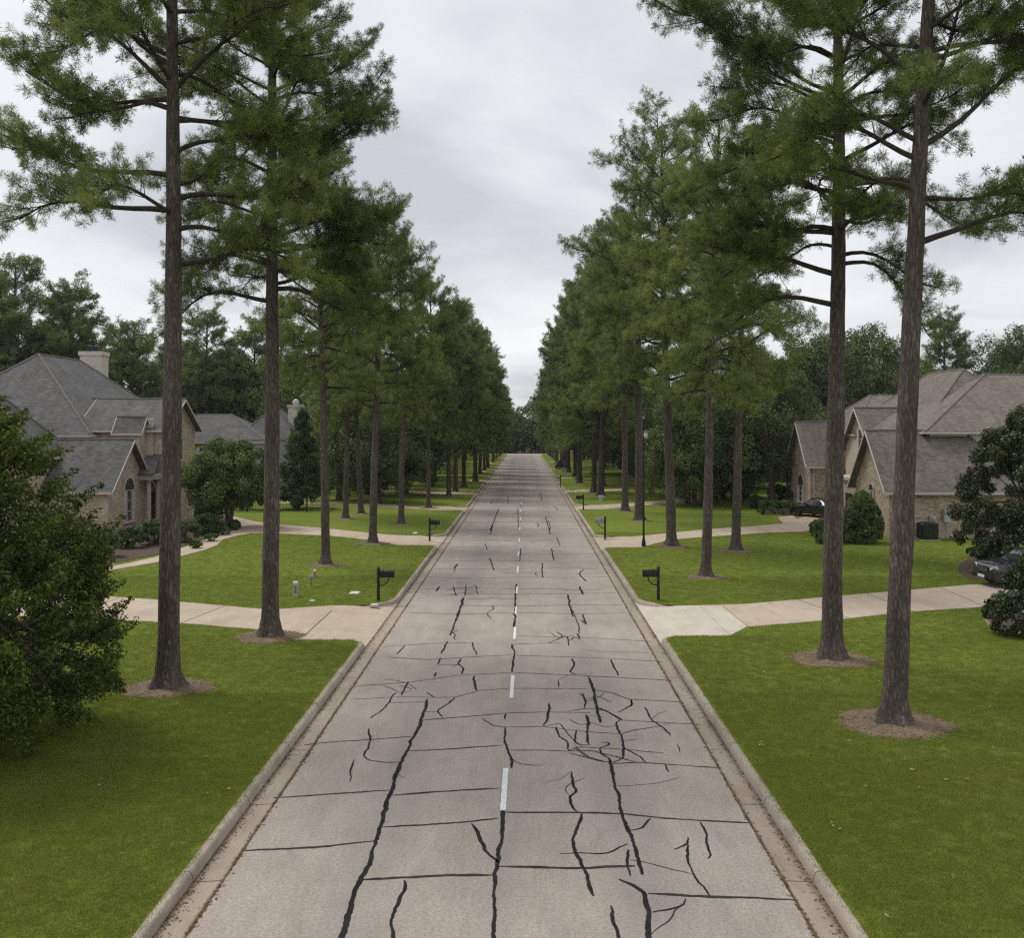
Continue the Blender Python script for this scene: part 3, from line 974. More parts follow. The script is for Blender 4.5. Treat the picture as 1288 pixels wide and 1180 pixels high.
r = random.Random(77)
srcs = [Z7(*p) for pts, w in TH for p in pts] + [G(p[0], p[1], 0) for pts, w in TPH for p in pts] + [(r.uniform(-4.2, 3.6), r.uniform(14, 70)) for _ in range(60)]
for i, (sx, sy) in enumerate(srcs):
    if sy > 75 or r.random() < .95:
        continue
    a = r.choice([0, math.pi, math.pi / 2, -math.pi / 2]) + r.uniform(-.7, .7)
    p = [(sx, sy)]
    for k in range(r.randint(3, 9)):
        a += r.uniform(-.5, .5)
        q = (p[-1][0] + .16 * math.cos(a), p[-1][1] + .16 * math.sin(a))
        if not XA[-1] + .15 < q[0] < XA[1] - .15:
            break
        p.append(q)
    if len(p) > 2:
        hs.add(*strip(p, r.uniform(.010, .024), .0042, 'h', None, jit=.006, seed=900 + i))
hs.build('hairline_crack', M['seal_thin'], parent=road)
cs = MB()
for i, (pts, w) in enumerate(TN):
    cs.add(*strip([Z7(*p) for p in pts], w * 1.15, .003, 'c', None, jit=.006, seed=300 + i))
r = random.Random(8)
for i, y in enumerate(TPN):
    yy = G(660, y, 0)[1]
    xs = [XA[-1] + .1, -2.4, -.35, 1.8, XA[1] - .1]
    k0 = r.choice([0, 0, 0, 0, 1]); k1 = r.choice([4, 4, 4, 4, 3])
    pts = [(xs[k], yy + r.uniform(-.25, .25) + .05 * k) for k in range(k0, max(k1, k0 + 1) + 1)]
    cs.add(*strip(pts, .045 if yy < 60 else .085, .003, 'c', None, jit=.006, seed=500 + i))
cs.build('expansion_joint', M['seal_thin'], parent=road)
# centre dashes: two near ones crisp, farther ones worn to slivers
dash = [(13.8 - 7.1, 2.2, .105), (17.6, 2.2, .105), (25.0, 2.3, .10), (32.0, 2.0, .09), (36.4, 1.5, .07), (41, 1.7, .08), (47, 2.2, .08), (53, 2.2, .08), (60, 2.3, .08), (67, 2.3, .08), (74.5, 2.3, .08), (82, 2.3, .08), (90, 2.4, .08), (98, 2.4, .08)]
for y, L, w in dash:
    x = -.34 - .05 * (y < 20)
    V = [(x - w / 2, y, .006), (x + w / 2, y, .006), (x + w / 2 + .01, y + L, .006), (x - w / 2 + .01, y + L, .006)]
    link('lane_marking', mesh_py('lane_marking', V, [(0, 1, 2, 3)]), M['paint'], parent=road)

# dark oil spots and dropped debris on the road are part of its surface sealant; leaves collect along the gutters
rng = np.random.default_rng(11)
for s in (-1, 1):
    n = 5200
    # clumpy positions along the road
    cl = rng.uniform(12, 75, 90)
    yv = np.where(rng.random(n) < .6, cl[rng.integers(0, 90, n)] + rng.normal(0, .55, n), rng.uniform(12, 90, n))
    wh = rng.random(n)
    off = np.where(wh < .45, -GW + rng.normal(0, .028, n), -np.abs(rng.normal(0, .085, n)) - .004)
    x = XA[s] + s * (GW + off)
    V = []; Fs = []
    ang = rng.uniform(0, 6.28, n); sz = rng.uniform(.012, .035, n)
    z = .006 + rng.uniform(0, .012, n)
    z = np.where(wh < .45, z, z - .02)
    c = np.stack([x, yv, z], 1)
    u = np.stack([np.cos(ang), np.sin(ang), rng.uniform(-.3, .3, n)], 1) * sz[:, None]
    v = np.stack([-np.sin(ang), np.cos(ang), rng.uniform(-.3, .3, n)], 1) * (sz * rng.uniform(.25, .6, n))[:, None]
    V = np.stack([c - u, c - v, c + u, c + v], 1).reshape(-1, 3)
    Fq = np.arange(n * 4).reshape(n, 4)
    o = link('leaf_litter', mesh_np('leaf_litter', V, Fq), M['litter'])
    tag(o, 'brown leaf litter caught along the gutter of the ' + ('lamp side' if s > 0 else 'chimney house side'), kind='stuff')


def inside(poly, x, y):
    """vectorised point in polygon"""
    r = np.zeros(len(x), bool)
    n = len(poly)
    j = n - 1
    for i in range(n):
        xi, yi = poly[i]; xj, yj = poly[j]
        if yi != yj:
            c = ((yi > y) != (yj > y)) & (x < (xj - xi) * (y - yi) / (yj - yi) + xi)
            r ^= c
        j = i
    return r


RINGS = []                       # (x, y, rx, ry) mulch rings, filled by the trees


def grow_grass():
    rng = np.random.default_rng(21)
    for s in (-1, 1):
        P = []
        for ya, yb, dens in ((12.5, 20, 480), (20, 25, 330), (25, 32, 210), (32, 45, 130), (45, 64, 60)):
            wmax = yb * .56 + 1
            x0 = abs(kx(s, .15))
            n = int((wmax - x0) * (yb - ya) * dens)
            x = rng.uniform(x0, wmax, n) * s
            y = rng.uniform(ya, yb, n)
            px = 660 + F * x / y
            ok = (px > -30) & (px < 1320)
            x, y = x[ok], y[ok]
            bad = np.zeros(len(x), bool)
            for p in DRV:
                bad |= inside(p, x, y)
            for (rx, ry, ra, rb) in RINGS:
                d = ((x - rx) / ra) ** 2 + ((y - ry) / rb) ** 2
                bad |= d < rng.uniform(.72, 1.02, len(x))
            bd = np.array([(lambda q: q[0] + .3 * q[1])(boundary(s, v)) for v in y])
            off = np.abs(x - XA[s]) - GW
            bad |= off < bd + .16
            x, y = x[~bad], y[~bad]
            P.append(np.stack([x, y, np.full(len(x), LZ)], 1))
        P = np.concatenate(P)
        for k in range(3):
            q = P[k::3]
            me = bpy.data.meshes.new('lawn_grass')
            me.vertices.add(len(q)); me.vertices.foreach_set('co', q.astype(np.float32).ravel())
            at = me.attributes.new('rot', 'FLOAT_VECTOR', 'POINT')
            rr = np.zeros((len(q), 3), np.float32); rr[:, 2] = rng.uniform(0, 6.28, len(q)); at.data.foreach_set('vector', rr.ravel())
            at = me.attributes.new('sc', 'FLOAT', 'POINT'); at.data.foreach_set('value', rng.uniform(.65, 1.25, len(q)).astype(np.float32))
            ng = bpy.data.node_groups.new('grass_points', 'GeometryNodeTree')
            ng.interface.new_socket('Geometry', in_out='INPUT', socket_type='NodeSocketGeometry')
            ng.interface.new_socket('Geometry', in_out='OUTPUT', socket_type='NodeSocketGeometry')
            gi = ng.nodes.new('NodeGroupInput'); go = ng.nodes.new('NodeGroupOutput')
            ip = ng.nodes.new('GeometryNodeInstanceOnPoints')
            ob = ng.nodes.new('GeometryNodeObjectInfo')
            po = GP[k]
            ob.inputs['Object'].default_value = po
            na = ng.nodes.new('GeometryNodeInputNamedAttribute'); na.data_type = 'FLOAT_VECTOR'; na.inputs[0].default_value = 'rot'
            nb = ng.nodes.new('GeometryNodeInputNamedAttribute'); nb.data_type = 'FLOAT'; nb.inputs[0].default_value = 'sc'
            ng.links.new(gi.outputs[0], ip.inputs['Points'])
            ng.links.new(ob.outputs['Geometry'], ip.inputs['Instance'])
            ng.links.new(na.outputs[0], ip.inputs['Rotation'])
            ng.links.new(nb.outputs[0], ip.inputs['Scale'])
            ng.links.new(ip.outputs[0], go.inputs[0])
            o = link('lawn_grass', me)
            md = o.modifiers.new('grass', 'NODES'); md.node_group = ng
            tag(o, 'short mown grass blades of the lawn on the ' + ('lamp side' if s > 0 else 'chimney house side'), kind='stuff')


GP = []
_rg = np.random.default_rng(5)
for k in range(3):
    V = []; T = []
    for b in range(16):
        a = _rg.uniform(0, 6.28); lean = _rg.uniform(.1, .9); h = _rg.uniform(.025, .05); w = .004
        bx, by = _rg.normal(0, .075, 2)
        dx, dy = math.cos(a), math.sin(a)
        V += [(bx - dy * w, by + dx * w, -.005), (bx + dy * w, by - dx * w, -.005), (bx + dx * h * lean, by + dy * h * lean, h)]
        T.append((3 * b, 3 * b + 1, 3 * b + 2))
    po = link('grass_tuft', mesh_np('grass_tuft', V, T), M['grass_blade'], loc=(kx(-1, 1.0) - k * .3, 14 + k, LZ))
    tag(po, 'short mown grass tuft in the verge beside the kerb', kind='stuff')
    GP.append(po)

# ---------------------------------------------------------------- trees
def unit(rng, n):
    v = rng.normal(size=(n, 3))
    return v / np.linalg.norm(v, axis=1, keepdims=True)


def tubes_np(paths, name):
    """paths: list of (points (k,3), radii (k,), sides)"""
    V = []; Fs = []; b = 0
    for P, R, n in paths:
        P = np.asarray(P, float); R = np.asarray(R, float)
        T = np.gradient(P, axis=0)
        T /= np.linalg.norm(T, axis=1, keepdims=True) + 1e-9
        ref = np.array([0.0, 0, 1]) if abs(T[0, 2]) < .8 else np.array([1.0, 0, 0])
        U = ref - T * (T @ ref)[:, None]
        U /= np.linalg.norm(U, axis=1, keepdims=True) + 1e-9
        W = np.cross(T, U)
        a = np.arange(n) * 2 * math.pi / n
        rr = R if R.ndim == 2 else np.repeat(R[:, None], n, 1)
        ring = P[:, None, :] + (U[:, None, :] * np.cos(a)[None, :, None] + W[:, None, :] * np.sin(a)[None, :, None]) * rr[:, :, None]
        V.append(ring.reshape(-1, 3))
        k = len(P)
        i = np.arange(k - 1)[:, None]; j = np.arange(n)[None, :]; j2 = (j + 1) % n
        q = np.stack([b + i * n + j, b + i * n + j2, b + (i + 1) * n + j2, b + (i + 1) * n + j], -1).reshape(-1, 4)
        Fs.append(q)
        b += k * n
    me = mesh_np(name, np.concatenate(V), np.concatenate(Fs))
    me.polygons.foreach_set('use_smooth', np.ones(len(me.polygons), bool))
    return me


def pine_meshes(seed, H, zc, R, nb, r0, needles, nlen, nw, lean=(0, 0), spec=(), tuft_mul=1.0, zc_rand=None, droop=1.0, wander=.12, top=.4, cone=0.75):
    """trunk, limbs and crown meshes of one long-needled pine.
    spec = hand-placed limbs (height, azimuth deg, length, rise deg, droop)"""
    rng = np.random.default_rng(seed)
    # trunk
    nz = 46
    z = np.concatenate([np.array([-.15, 0, .06, .14, .25, .4, .6, .9]), np.linspace(1.3, H, nz - 8)])
    t = np.clip(z / H, 0, 1)
    ph = rng.uniform(0, 6.28, 4)
    wx = wander * (np.sin(t * 5 + ph[0]) - math.sin(ph[0])) * t ** .5 + lean[0] * t
    wy = wander * (np.sin(t * 4 + ph[1]) - math.sin(ph[1])) * t ** .5 + lean[1] * t
    P = np.stack([wx, wy, z], 1)
    rad = r0 * (1 - t ** 1.25 * .86) + .02
    ns = 26
    a = np.arange(ns) * 2 * math.pi / ns
    lobes = 0.5 + .5 * np.cos(a[None, :] * 5 + ph[2] + .7 * np.sin(a[None, :] + ph[3]))
    flare = np.exp(-np.clip(z, 0, None) / .28)[:, None]
    rr = rad[:, None] * (1 + flare * (.34 + .85 * lobes))
    rr = rr * (1 + .035 * rng.normal(size=rr.shape))
    trunk = tubes_np([(P, rr, ns)], 'trunk')

    def at(zz):
        return np.array([np.interp(zz, z, wx), np.interp(zz, z, wy), zz]), np.interp(zz, z, rad)

    limbs = []
    cen = []; axs = []
    br = [(h, math.radians(az), L, math.radians(el), dr) for h, az, L, el, dr in spec]
    for i in range(nb):
        u = (i + rng.random()) / nb
        h = zc + (H - zc - .3) * u ** .95
        prof = (cone + (1 - cone) * min(1, u / .25)) * (1 - (1 - top) * max(0, (u - .35) / .65) ** 1.3)
        L = R * prof * rng.uniform(.62, 1.12)
        el = math.radians(10 + 44 * u + rng.uniform(-12, 14))
        br.append((h, i * 2.4 + rng.uniform(-.5, .5), L, el, (.38 - .26 * u) * droop * rng.uniform(.4, 1.4)))
    for (h, az, L, el, dr) in br:
        p0, rt = at(h)
        d = np.array([math.cos(az), math.sin(az), 0])
        side = np.array([-d[1], d[0], 0])
        s = np.linspace(0, 1, 9)
        w1, w2 = rng.uniform(0, 6.28, 2)
        sway = np.sin(s * 4 + w1) - math.sin(w1)
        up = np.sin(s * 5 + w2) - math.sin(w2)
        bp = p0 + d * (rt * .4) + d * (s * L * math.cos(el * .8))[:, None] + np.array([0, 0, 1.0]) * (math.sin(el) * s * L - dr * s ** 2.2 * L + up * .12 * L * s)[:, None] + side * (sway * .11 * L * s)[:, None]
        rb = min(rt * .42, .020 + .0165 * L)
        limbs.append((bp, rb * (1 - s * .82) + .004, 6))
        k = max(4, int(L * 5.0 * tuft_mul))
        for q in range(k):
            u = .30 + .70 * (q + rng.random()) / k
            fi = u * 8; i0 = min(int(fi), 7); f = fi - i0
            p = bp[i0] * (1 - f) + bp[i0 + 1] * f
            tg = bp[i0 + 1] - bp[i0]; tg = tg / np.linalg.norm(tg)
            sd = side * (1 if q % 2 else -1)
            spread = rng.uniform(.3, 1.15)
            dd = tg * rng.uniform(.5, 1.0) + sd * spread + np.array([0, 0, rng.uniform(-.25, .55)])
            if u > .93:
                dd = tg + np.array([0, 0, .25])
            dd /= np.linalg.norm(dd)
            ls = L * rng.uniform(.12, .34) * (1.25 - .7 * abs(u - .6)) + .25
            ls = min(ls, 1.5)
            ss = np.linspace(0, 1, 4)
            sp = p + dd * (ss * ls)[:, None] + np.array([0, 0, 1.0]) * ((ss ** 2) * rng.uniform(-.05, .22) * ls)[:, None]
            limbs.append((sp, .012 * (1 - ss * .7) + .003, 3))
            m = max(2, int(ls * 5.5))
            for w in range(m):
                uu = .35 + .65 * (w + 1) / m
                pc = sp[0] * (1 - uu) + sp[3] * uu + np.array([0, 0, .06 * uu])
                pc = pc + rng.normal(0, .05 + .10 * (w < m - 1), 3)
                ax = dd * .7 + np.array([0, 0, .55]) + rng.normal(0, .3, 3)
                cen.append(pc); axs.append(ax / np.linalg.norm(ax))
    # leader tufts
    for _ in range(14):
        p0, _r = at(H - rng.uniform(0, 1.2))
        v = unit(rng, 1)[0] * .35
        cen.append(p0 + v); axs.append(np.array([v[0], v[1], .5]) / np.linalg.norm([v[0], v[1], .5]))
    C = np.array(cen); A = np.array(axs)
    nt = len(C)
    # needles
    Cn = np.repeat(C, needles, 0); An = np.repeat(A, needles, 0)
    n = len(Cn)
    D = unit(rng, n) * 1.0 + An * .45
    D /= np.linalg.norm(D, axis=1, keepdims=True)
    size = np.repeat(rng.uniform(.75, 1.2, nt), needles)
    base = Cn + An * (rng.uniform(-.09, .07, n) * size)[:, None] + D * .01
    tip = base + D * (nlen * size * rng.uniform(.75, 1.15, n))[:, None] + np.array([0, 0, -.012])
    S = np.cross(D, unit(rng, n)); S /= np.linalg.norm(S, axis=1, keepdims=True) + 1e-9
    hw = nw * .5
    mid = base * .45 + tip * .55
    V = np.stack([base, mid + S * hw, tip, mid - S * hw], 1).reshape(-1, 3)
    crown = mesh_np('crown', V, np.arange(n * 4).reshape(n, 4))
    limb = tubes_np(limbs, 'limbs')
    return trunk, limb, crown, nt


def pine_root(name, meshes, mats, label, loc, rz=0, sc=1.0, group=None, cat='tree'):
    t = thing(name, label, cat, loc, rz, group)
    t.scale = (sc, sc, sc)
    tr = link('trunk', meshes[0], mats[0], t)
    link('limbs', meshes[1], mats[1], tr)
    link('crown', meshes[2], mats[2], t)
    return t


def leafy_mesh(rng, blobs, n, size, shell=.55, up=.35, name='foliage', aspect=.5, squash=1.0):
    """n leaf blades spread through the shells of many small clumps; blobs = [(centre, radius)]"""
    C = np.array([b[0] for b in blobs], float); Rr = np.array([b[1] for b in blobs], float)
    pr = Rr ** 2; pr /= pr.sum()
    k = rng.choice(len(C), n, p=pr)
    D = unit(rng, n)
    rad = Rr[k] * (shell + (1 - shell) * rng.random(n) ** .5) * (1 + .12 * rng.normal(size=n))
    p = C[k] + D * rad[:, None] * np.array([1, 1, squash])
    nrm = D * .7 + unit(rng, n) * .9 + np.array([0, 0, up])
    nrm /= np.linalg.norm(nrm, axis=1, keepdims=True)
    U = np.cross(nrm, unit(rng, n)); U /= np.linalg.norm(U, axis=1, keepdims=True) + 1e-9
    W = np.cross(nrm, U)
    s = size * rng.uniform(.6, 1.3, n)
    U = U * s[:, None]; W = W * (s * aspect)[:, None]
    bend = nrm * (s * .18)[:, None]
    V = np.stack([p - U, p - W * .9 + bend - U * .1, p + U * 1.0 - bend, p + W * .9 + bend - U * .1], 1).reshape(-1, 3)
    return mesh_np(name, V, np.arange(n * 4).reshape(n, 4))


def lumpy(rng, centre, radii, n, rb, flat=0.0, zmin=None, inner=.25, taper=0.0):
    """clump centres over the surface of an uneven ellipsoid"""
    out = []
    ph = rng.uniform(0, 6.28, 6)
    while len(out) < n:
        d = unit(rng, 1)[0]
        az = math.atan2(d[1], d[0])
        lump = 1 + .16 * math.sin(2 * az + ph[0] + 2 * d[2]) + .12 * math.sin(3 * az + ph[1] - 3 * d[2]) + .10 * math.sin(5 * d[2] + ph[2])
        k = 1.0 if rng.random() > inner else rng.uniform(.35, .85)
        p = d * lump * k
        if taper:
            f = 1 - taper * max(0, p[2])
            p[0] *= f; p[1] *= f
        q = np.array(centre) + p * np.array(radii)
        if zmin is not None and q[2] < zmin:
            continue
        out.append((q, rb * rng.uniform(.55, 1.25)))
    return out


def skeleton(rng, base_h, r0, targets, name='trunk', stems=1, spread=.25, sides=10):
    """trunk (or several stems) and limbs reaching towards the clumps"""
    paths = []
    tops = []
    for k in range(stems):
        a = rng.uniform(0, 6.28)
        off = np.array([math.cos(a), math.sin(a), 0]) * (spread if stems > 1 else 0)
        s = np.linspace(0, 1, 7)
        P = off * (.25 + s)[:, None] + np.array([0, 0, base_h]) * s[:, None] + np.array([0, 0, -.1]) * (1 - s)[:, None] + rng.normal(0, .03, (7, 3)) * s[:, None]
        paths.append((P, r0 * (1.25 - .45 * s + .5 * np.exp(-s * 12)), sides))
        tops.append(P)
    for c in targets:
        T = tops[rng.integers(len(tops))]
        j = rng.integers(3, 7)
        p = T[j]
        s = np.linspace(0, 1, 5)[:, None]
        mid = (np.asarray(c) - p)
        P = p + mid * s + np.array([0, 0, .12]) * np.linalg.norm(mid) * (s * (1 - s)) * 2 + rng.normal(0, .04, (5, 3)) * s
        paths.append((P, r0 * .5 * (1 - s[:, 0] * .85) + .004, 5))
    return tubes_np(paths, name)


ORD = ['first', 'second', 'third', 'fourth', 'fifth', 'sixth', 'seventh', 'eighth', 'ninth', 'tenth', 'eleventh', 'twelfth', 'thirteenth', 'fourteenth', 'fifteenth', 'sixteenth',
       'seventeenth', 'eighteenth', 'nineteenth', 'twentieth', 'twenty-first', 'twenty-second', 'twenty-third', 'twenty-fourth', 'twenty-fifth', 'twenty-sixth', 'twenty-seventh',
       'twenty-eighth', 'twenty-ninth', 'thirtieth', 'thirty-first', 'thirty-second', 'thirty-third', 'thirty-fourth', 'thirty-fifth', 'thirty-sixth', 'thirty-seventh', 'thirty-eighth', 'thirty-ninth', 'fortieth'] + \
      ['forty-' + w for w in ('first', 'second', 'third', 'fourth', 'fifth', 'sixth', 'seventh', 'eighth', 'ninth')] + ['fiftieth'] + \
      ['fifty-' + w for w in ('first', 'second', 'third', 'fourth', 'fifth', 'sixth', 'seventh', 'eighth', 'ninth')] + ['sixtieth']

PM = (M['bark'], M['limb'], M['pine_a'])
PF = (M['bark'], M['limb'], M['pine_b'])
GRP_AV = 'tall pines lining the street'

# the four big pines by the camera
hero = [
    ('pine_tree', 'largest pine on the chimney house side, its bare trunk rising before the brick house', (-9.2, 25.4), 0.258,
     dict(seed=101, H=24.5, zc=14.6, R=4.4, nb=30, lean=(0.2, 0), spec=[
         (13.2, 178, 4.7, 12, .12), (12.3, 184, 3.9, 8, .34), (14.9, 172, 4.5, 24, .12), (15.4, 190, 3.2, 42, .05), (16.0, 165, 4.2, 38, .1),
         (13.8, -4, 2.9, 28, .25), (15.4, 8, 4.3, 55, .05), (12.6, 4, 3.4, 18, .16), (11.8, -10, 2.9, 14, .3), (10.9, 2, 3.3, 12, .42), (14.6, 20, 3.0, 10, .18), (13.0, 75, 3.0, 15, .2), (12.2, 255, 2.6, 10, .3)])),
    ('pine_tree', 'second big pine on the chimney house side, standing at the corner of the first drive', (-8.2, 31.7), 0.25,
     dict(seed=102, H=25, zc=11.2, R=3.7, nb=50, lean=(0.35, 0), spec=[
         (16.4, 6, 3.4, 30, .08), (15.0, -8, 3.3, 20, .12), (12.6, 8, 3.3, 10, .24), (11.2, -5, 3.6, 6, .35), (10.8, 185, 3.2, 8, .42), (12.0, 172, 3.3, 12, .32), (13.5, 0, 3.4, 16, .2), (11.8, 30, 3.4, 0, .3), (17.6, 10, 3.2, 35, .08)])),
    ('pine_tree', 'leaning big pine on the lamp side with the widest mulch ring at its foot', (8.35, 22.35), 0.245,
     dict(seed=103, H=23.5, zc=14.8, R=4.0, nb=26, lean=(1.25, 0), wander=.08, spec=[
         (10.9, 4, 3.3, 24, .55), (13.1, 8, 4.3, 32, .1), (12.8, 176, 2.9, 24, .32), (13.2, 184, 2.8, 22, .22), (12.1, 170, 2.3, 30, .4), (14.2, 20, 4.0, 68, .0), (14.5, 165, 4.4, 52, .06), (11.9, -8, 2.3, 6, .32),
         (15.2, -4, 4.0, 18, .1), (12.3, 95, 2.6, 14, .2), (14.0, 268, 2.4, 12, .2)])),
    ('pine_tree', 'dark straight pine on the lamp side just behind the leaning pine', (8.9, 28.6), 0.27,
     dict(seed=104, H=24.5, zc=11.6, R=3.9, nb=38, lean=(0.15, 0), spec=[
         (11.2, 178, 3.9, 14, .36), (10.3, 183, 3.7, 10, .42), (11.5, -6, 2.6, 6, .8), (15.2, 176, 3.6, 18, .18), (16.2, 180, 5.2, 30, .12), (16.0, 4, 2.9, 40, .2), (12.5, 190, 3.3, 10, .3), (17.5, 172, 5.2, 35, .1),
         (13.6, 168, 3.8, 12, .25), (12.4, 200, 3.6, 4, .3)])),
]
TREE_RINGS = []
for nm, lab, (x, y), r0, kw in hero:
    tm = pine_meshes(r0=r0, needles=64, nlen=.185, nw=.0115, tuft_mul=1.75, **kw)
    pine_root(nm, tm, PM, lab, (x, y, LZ), group=GRP_AV)
    TREE_RINGS.append((x, y, .98))

# shared kinds for the rows
mid = [pine_meshes(seed=201 + k, H=H, zc=zc, R=R, nb=nb, r0=.27, needles=26, nlen=.27, nw=.024, tuft_mul=1.25, lean=ln, wander=.14, top=.38)
       for k, (H, zc, R, nb, ln) in enumerate([(22.5, 9.8, 4.3, 48, (-.6, 0)), (23.5, 9.2, 4.6, 50, (.3, .1)), (22, 8.0, 4.4, 50, (.35, 0)), (24, 8.6, 4.8, 54, (-.35, 0))])]
far = [pine_meshes(seed=301 + k, H=H, zc=zc, R=R, nb=nb, r0=.29, needles=12, nlen=.38, nw=.055, tuft_mul=1.0, wander=.12, top=.42, cone=.85)
       for k, (H, zc, R, nb) in enumerate([(22, 5.0, 4.6, 72), (23, 6.0, 4.9, 70), (21, 4.4, 4.4, 70)])]

# (x, y, height wanted, kind: m/f index, turn)
left = [(-9.8, 48.6, 19.6, 'm0', 0), (-8.9, 57.8, 20.2, 'm2', 1.2), (-8.7, 69.5, 19.4, 'm1', 2.2), (-13.4, 73.8, 20.5, 'm3', 4.1), (-13.0, 78.3, 19.5, 'm2', 3.0), (-8.2, 84.0, 19.0, 'm3', .6),
        (-7.5, 97.5, 18.6, 'f0', 0), (-7.5, 107, 20, 'f1', 2), (-7.1, 115, 20, 'f2', 4), (-11.6, 127, 20, 'f0', 5), (-6.4, 128, 20, 'f1', 1), (-7.0, 139, 19.5, 'f2', 2), (-6.8, 149, 20, 'f0', 3), (-10.8, 155, 20, 'f1', 3.3), (-6.7, 163, 19.5, 'f1', 4),
        (-6.6, 175, 19, 'f2', 5), (-7.0, 188, 19, 'f0', 1), (-6.5, 202, 19, 'f1', 2), (-6.8, 216, 18.5, 'f2', 3), (-6.6, 231, 18, 'f0', 4), (-6.4, 246, 17.5, 'f1', 5), (-6.4, 262, 17, 'f2', 0)]
right = [(8.2, 44.6, 20.5, 'm1', .4), (11.6, 54.2, 21.5, 'm2', 2.0), (8.4, 56.4, 24.2, 'm3', 1.0), (8.4, 72.5, 24.6, 'm2', 2.6), (8.2, 80.5, 23.5, 'm1', 4.4), (7.6, 99, 24.5, 'f0', .5), (7.4, 105.5, 23.5, 'f1', 3), (9.2, 117, 23.5, 'f2', 1.4),
         (6.9, 124, 24.5, 'f1', 2), (7.3, 133, 23.5, 'f0', 4), (7.4, 143, 24, 'f2', 5), (10.5, 149, 23, 'f0', 2.2), (6.9, 155, 24, 'f1', 1), (7.0, 166, 23, 'f0', 2), (6.9, 178, 23, 'f2', 3), (7.1, 191, 22, 'f1', 4), (6.7, 205, 21.5, 'f0', 5),
         (6.8, 219, 20.5, 'f2', 0), (6.6, 233, 20, 'f1', 1), (6.5, 248, 19, 'f0', 2), (6.4, 263, 18, 'f2', 3)]
proto = {}
for side, rows, nm in ((-1, left, 'chimney house side'), (1, right, 'lamp side')):
    for i, (x, y, H, k, rz) in enumerate(rows):
        tm = (mid if k[0] == 'm' else far)[int(k[1])]
        h0 = tm[0].vertices[-1].co.z
        lab = f'{ORD[i + 2]} pine of the row on the {nm}, counted from the camera'
        if k not in proto:
            t = proto[k] = pine_root('pine_tree', tm, PM if k[0] == 'm' else PF, lab, (x, y, LZ), rz, H / h0, GRP_AV)
            if side < 0: t.scale = (H / h0 * .86, H / h0 * .86, H / h0)
        else:
            t = copy_tree(proto[k]); t.location = (x, y, LZ); t.rotation_euler = (0, 0, rz); t['label'] = lab
            t.scale = (H / h0,) * 3
            rt = random.Random(i * 7 + side)
            kxy = (.84 if side < 0 and y < 100 else .93) * rt.uniform(.94, 1.04)
            t.scale = (H / h0 * kxy, H / h0 * kxy, H / h0)
            t.rotation_euler = (rt.uniform(-.022, .022), rt.uniform(-.03, .03), rz)
        if y < 100:
            TREE_RINGS.append((x, y, .84))

# irregular needle-mulch rings
rr = np.random.default_rng(77)
for i, (x, y, r) in enumerate(TREE_RINGS):
    ra, rb = r * rr.uniform(1.0, 1.2), r * rr.uniform(.85, 1.0)
    if i == 2: ra, rb = 1.22, 1.12
    if i == 3: ra, rb = 1.16, 1.05
    RINGS.append((x, y, ra, rb))
    n = 40
    ph = rr.uniform(0, 6.28, 3)
    V = [(0, 0, .09)]; Fs = []
    for ring, (f, z) in enumerate(((.3, .085), (.6, .06), (.85, .035), (1.0, .006), (1.04, -.03))):
        for k in range(n):
            a = 2 * math.pi * k / n
            w = 1 + .07 * math.sin(3 * a + ph[0]) + .05 * math.sin(5 * a + ph[1]) + .04 * math.sin(11 * a + ph[2])
            V.append((ra * w * f * math.cos(a), rb * w * f * math.sin(a), z + rr.normal(0, .008 if ring < 3 else 0)))
    for k in range(n):
        Fs.append((0, 1 + k, 1 + (k + 1) % n))
    for q in range(4):
        for k in range(n):
            a0 = 1 + q * n + k; a1 = 1 + q * n + (k + 1) % n
            Fs.append((a0, a0 + n, a1 + n, a1))
    sidew = 'lamp side' if x > 0 else 'chimney house side'
    sd = [j for j, t in enumerate(TREE_RINGS) if (t[0] > 0) == (x > 0)].index(i)
    o = link('mulch_ring', mesh_py('mulch_ring', V, Fs), M['mulch'], loc=(x, y, LZ))
    tag(o, f'brown needle mulch ring at the foot of the {ORD[sd]} pine, {sidew}', 'mulch ring', 'mulch rings around the pines')
    if y < 60:
        # loose straw lying over ring and grass
        m = 2600 if y < 40 else 900
        rad = np.sqrt(rr.random(m)) * (1 + .35 * rr.random(m) ** 4); an = rr.uniform(0, 6.28, m)
        cx = rad * ra * np.cos(an); cy = rad * rb * np.sin(an)
        cz = .012 + .085 * np.clip(1 - rad, 0, 1) + rr.uniform(0, .03, m)
        c = np.stack([cx, cy, cz], 1)
        th = rr.uniform(0, 6.28, m); L = rr.uniform(.035, .10, m)
        u = np.stack([np.cos(th), np.sin(th), rr.uniform(-.25, .25, m)], 1) * L[:, None]
        v = np.stack([-np.sin(th), np.cos(th), rr.uniform(-.5, .5, m)], 1) * .0055
        Vn = np.stack([c - u, c - v, c + u, c + v], 1).reshape(-1, 3)
        link('straw', mesh_np('straw', Vn, np.arange(m * 4).reshape(m, 4)), M['straw'], parent=o)

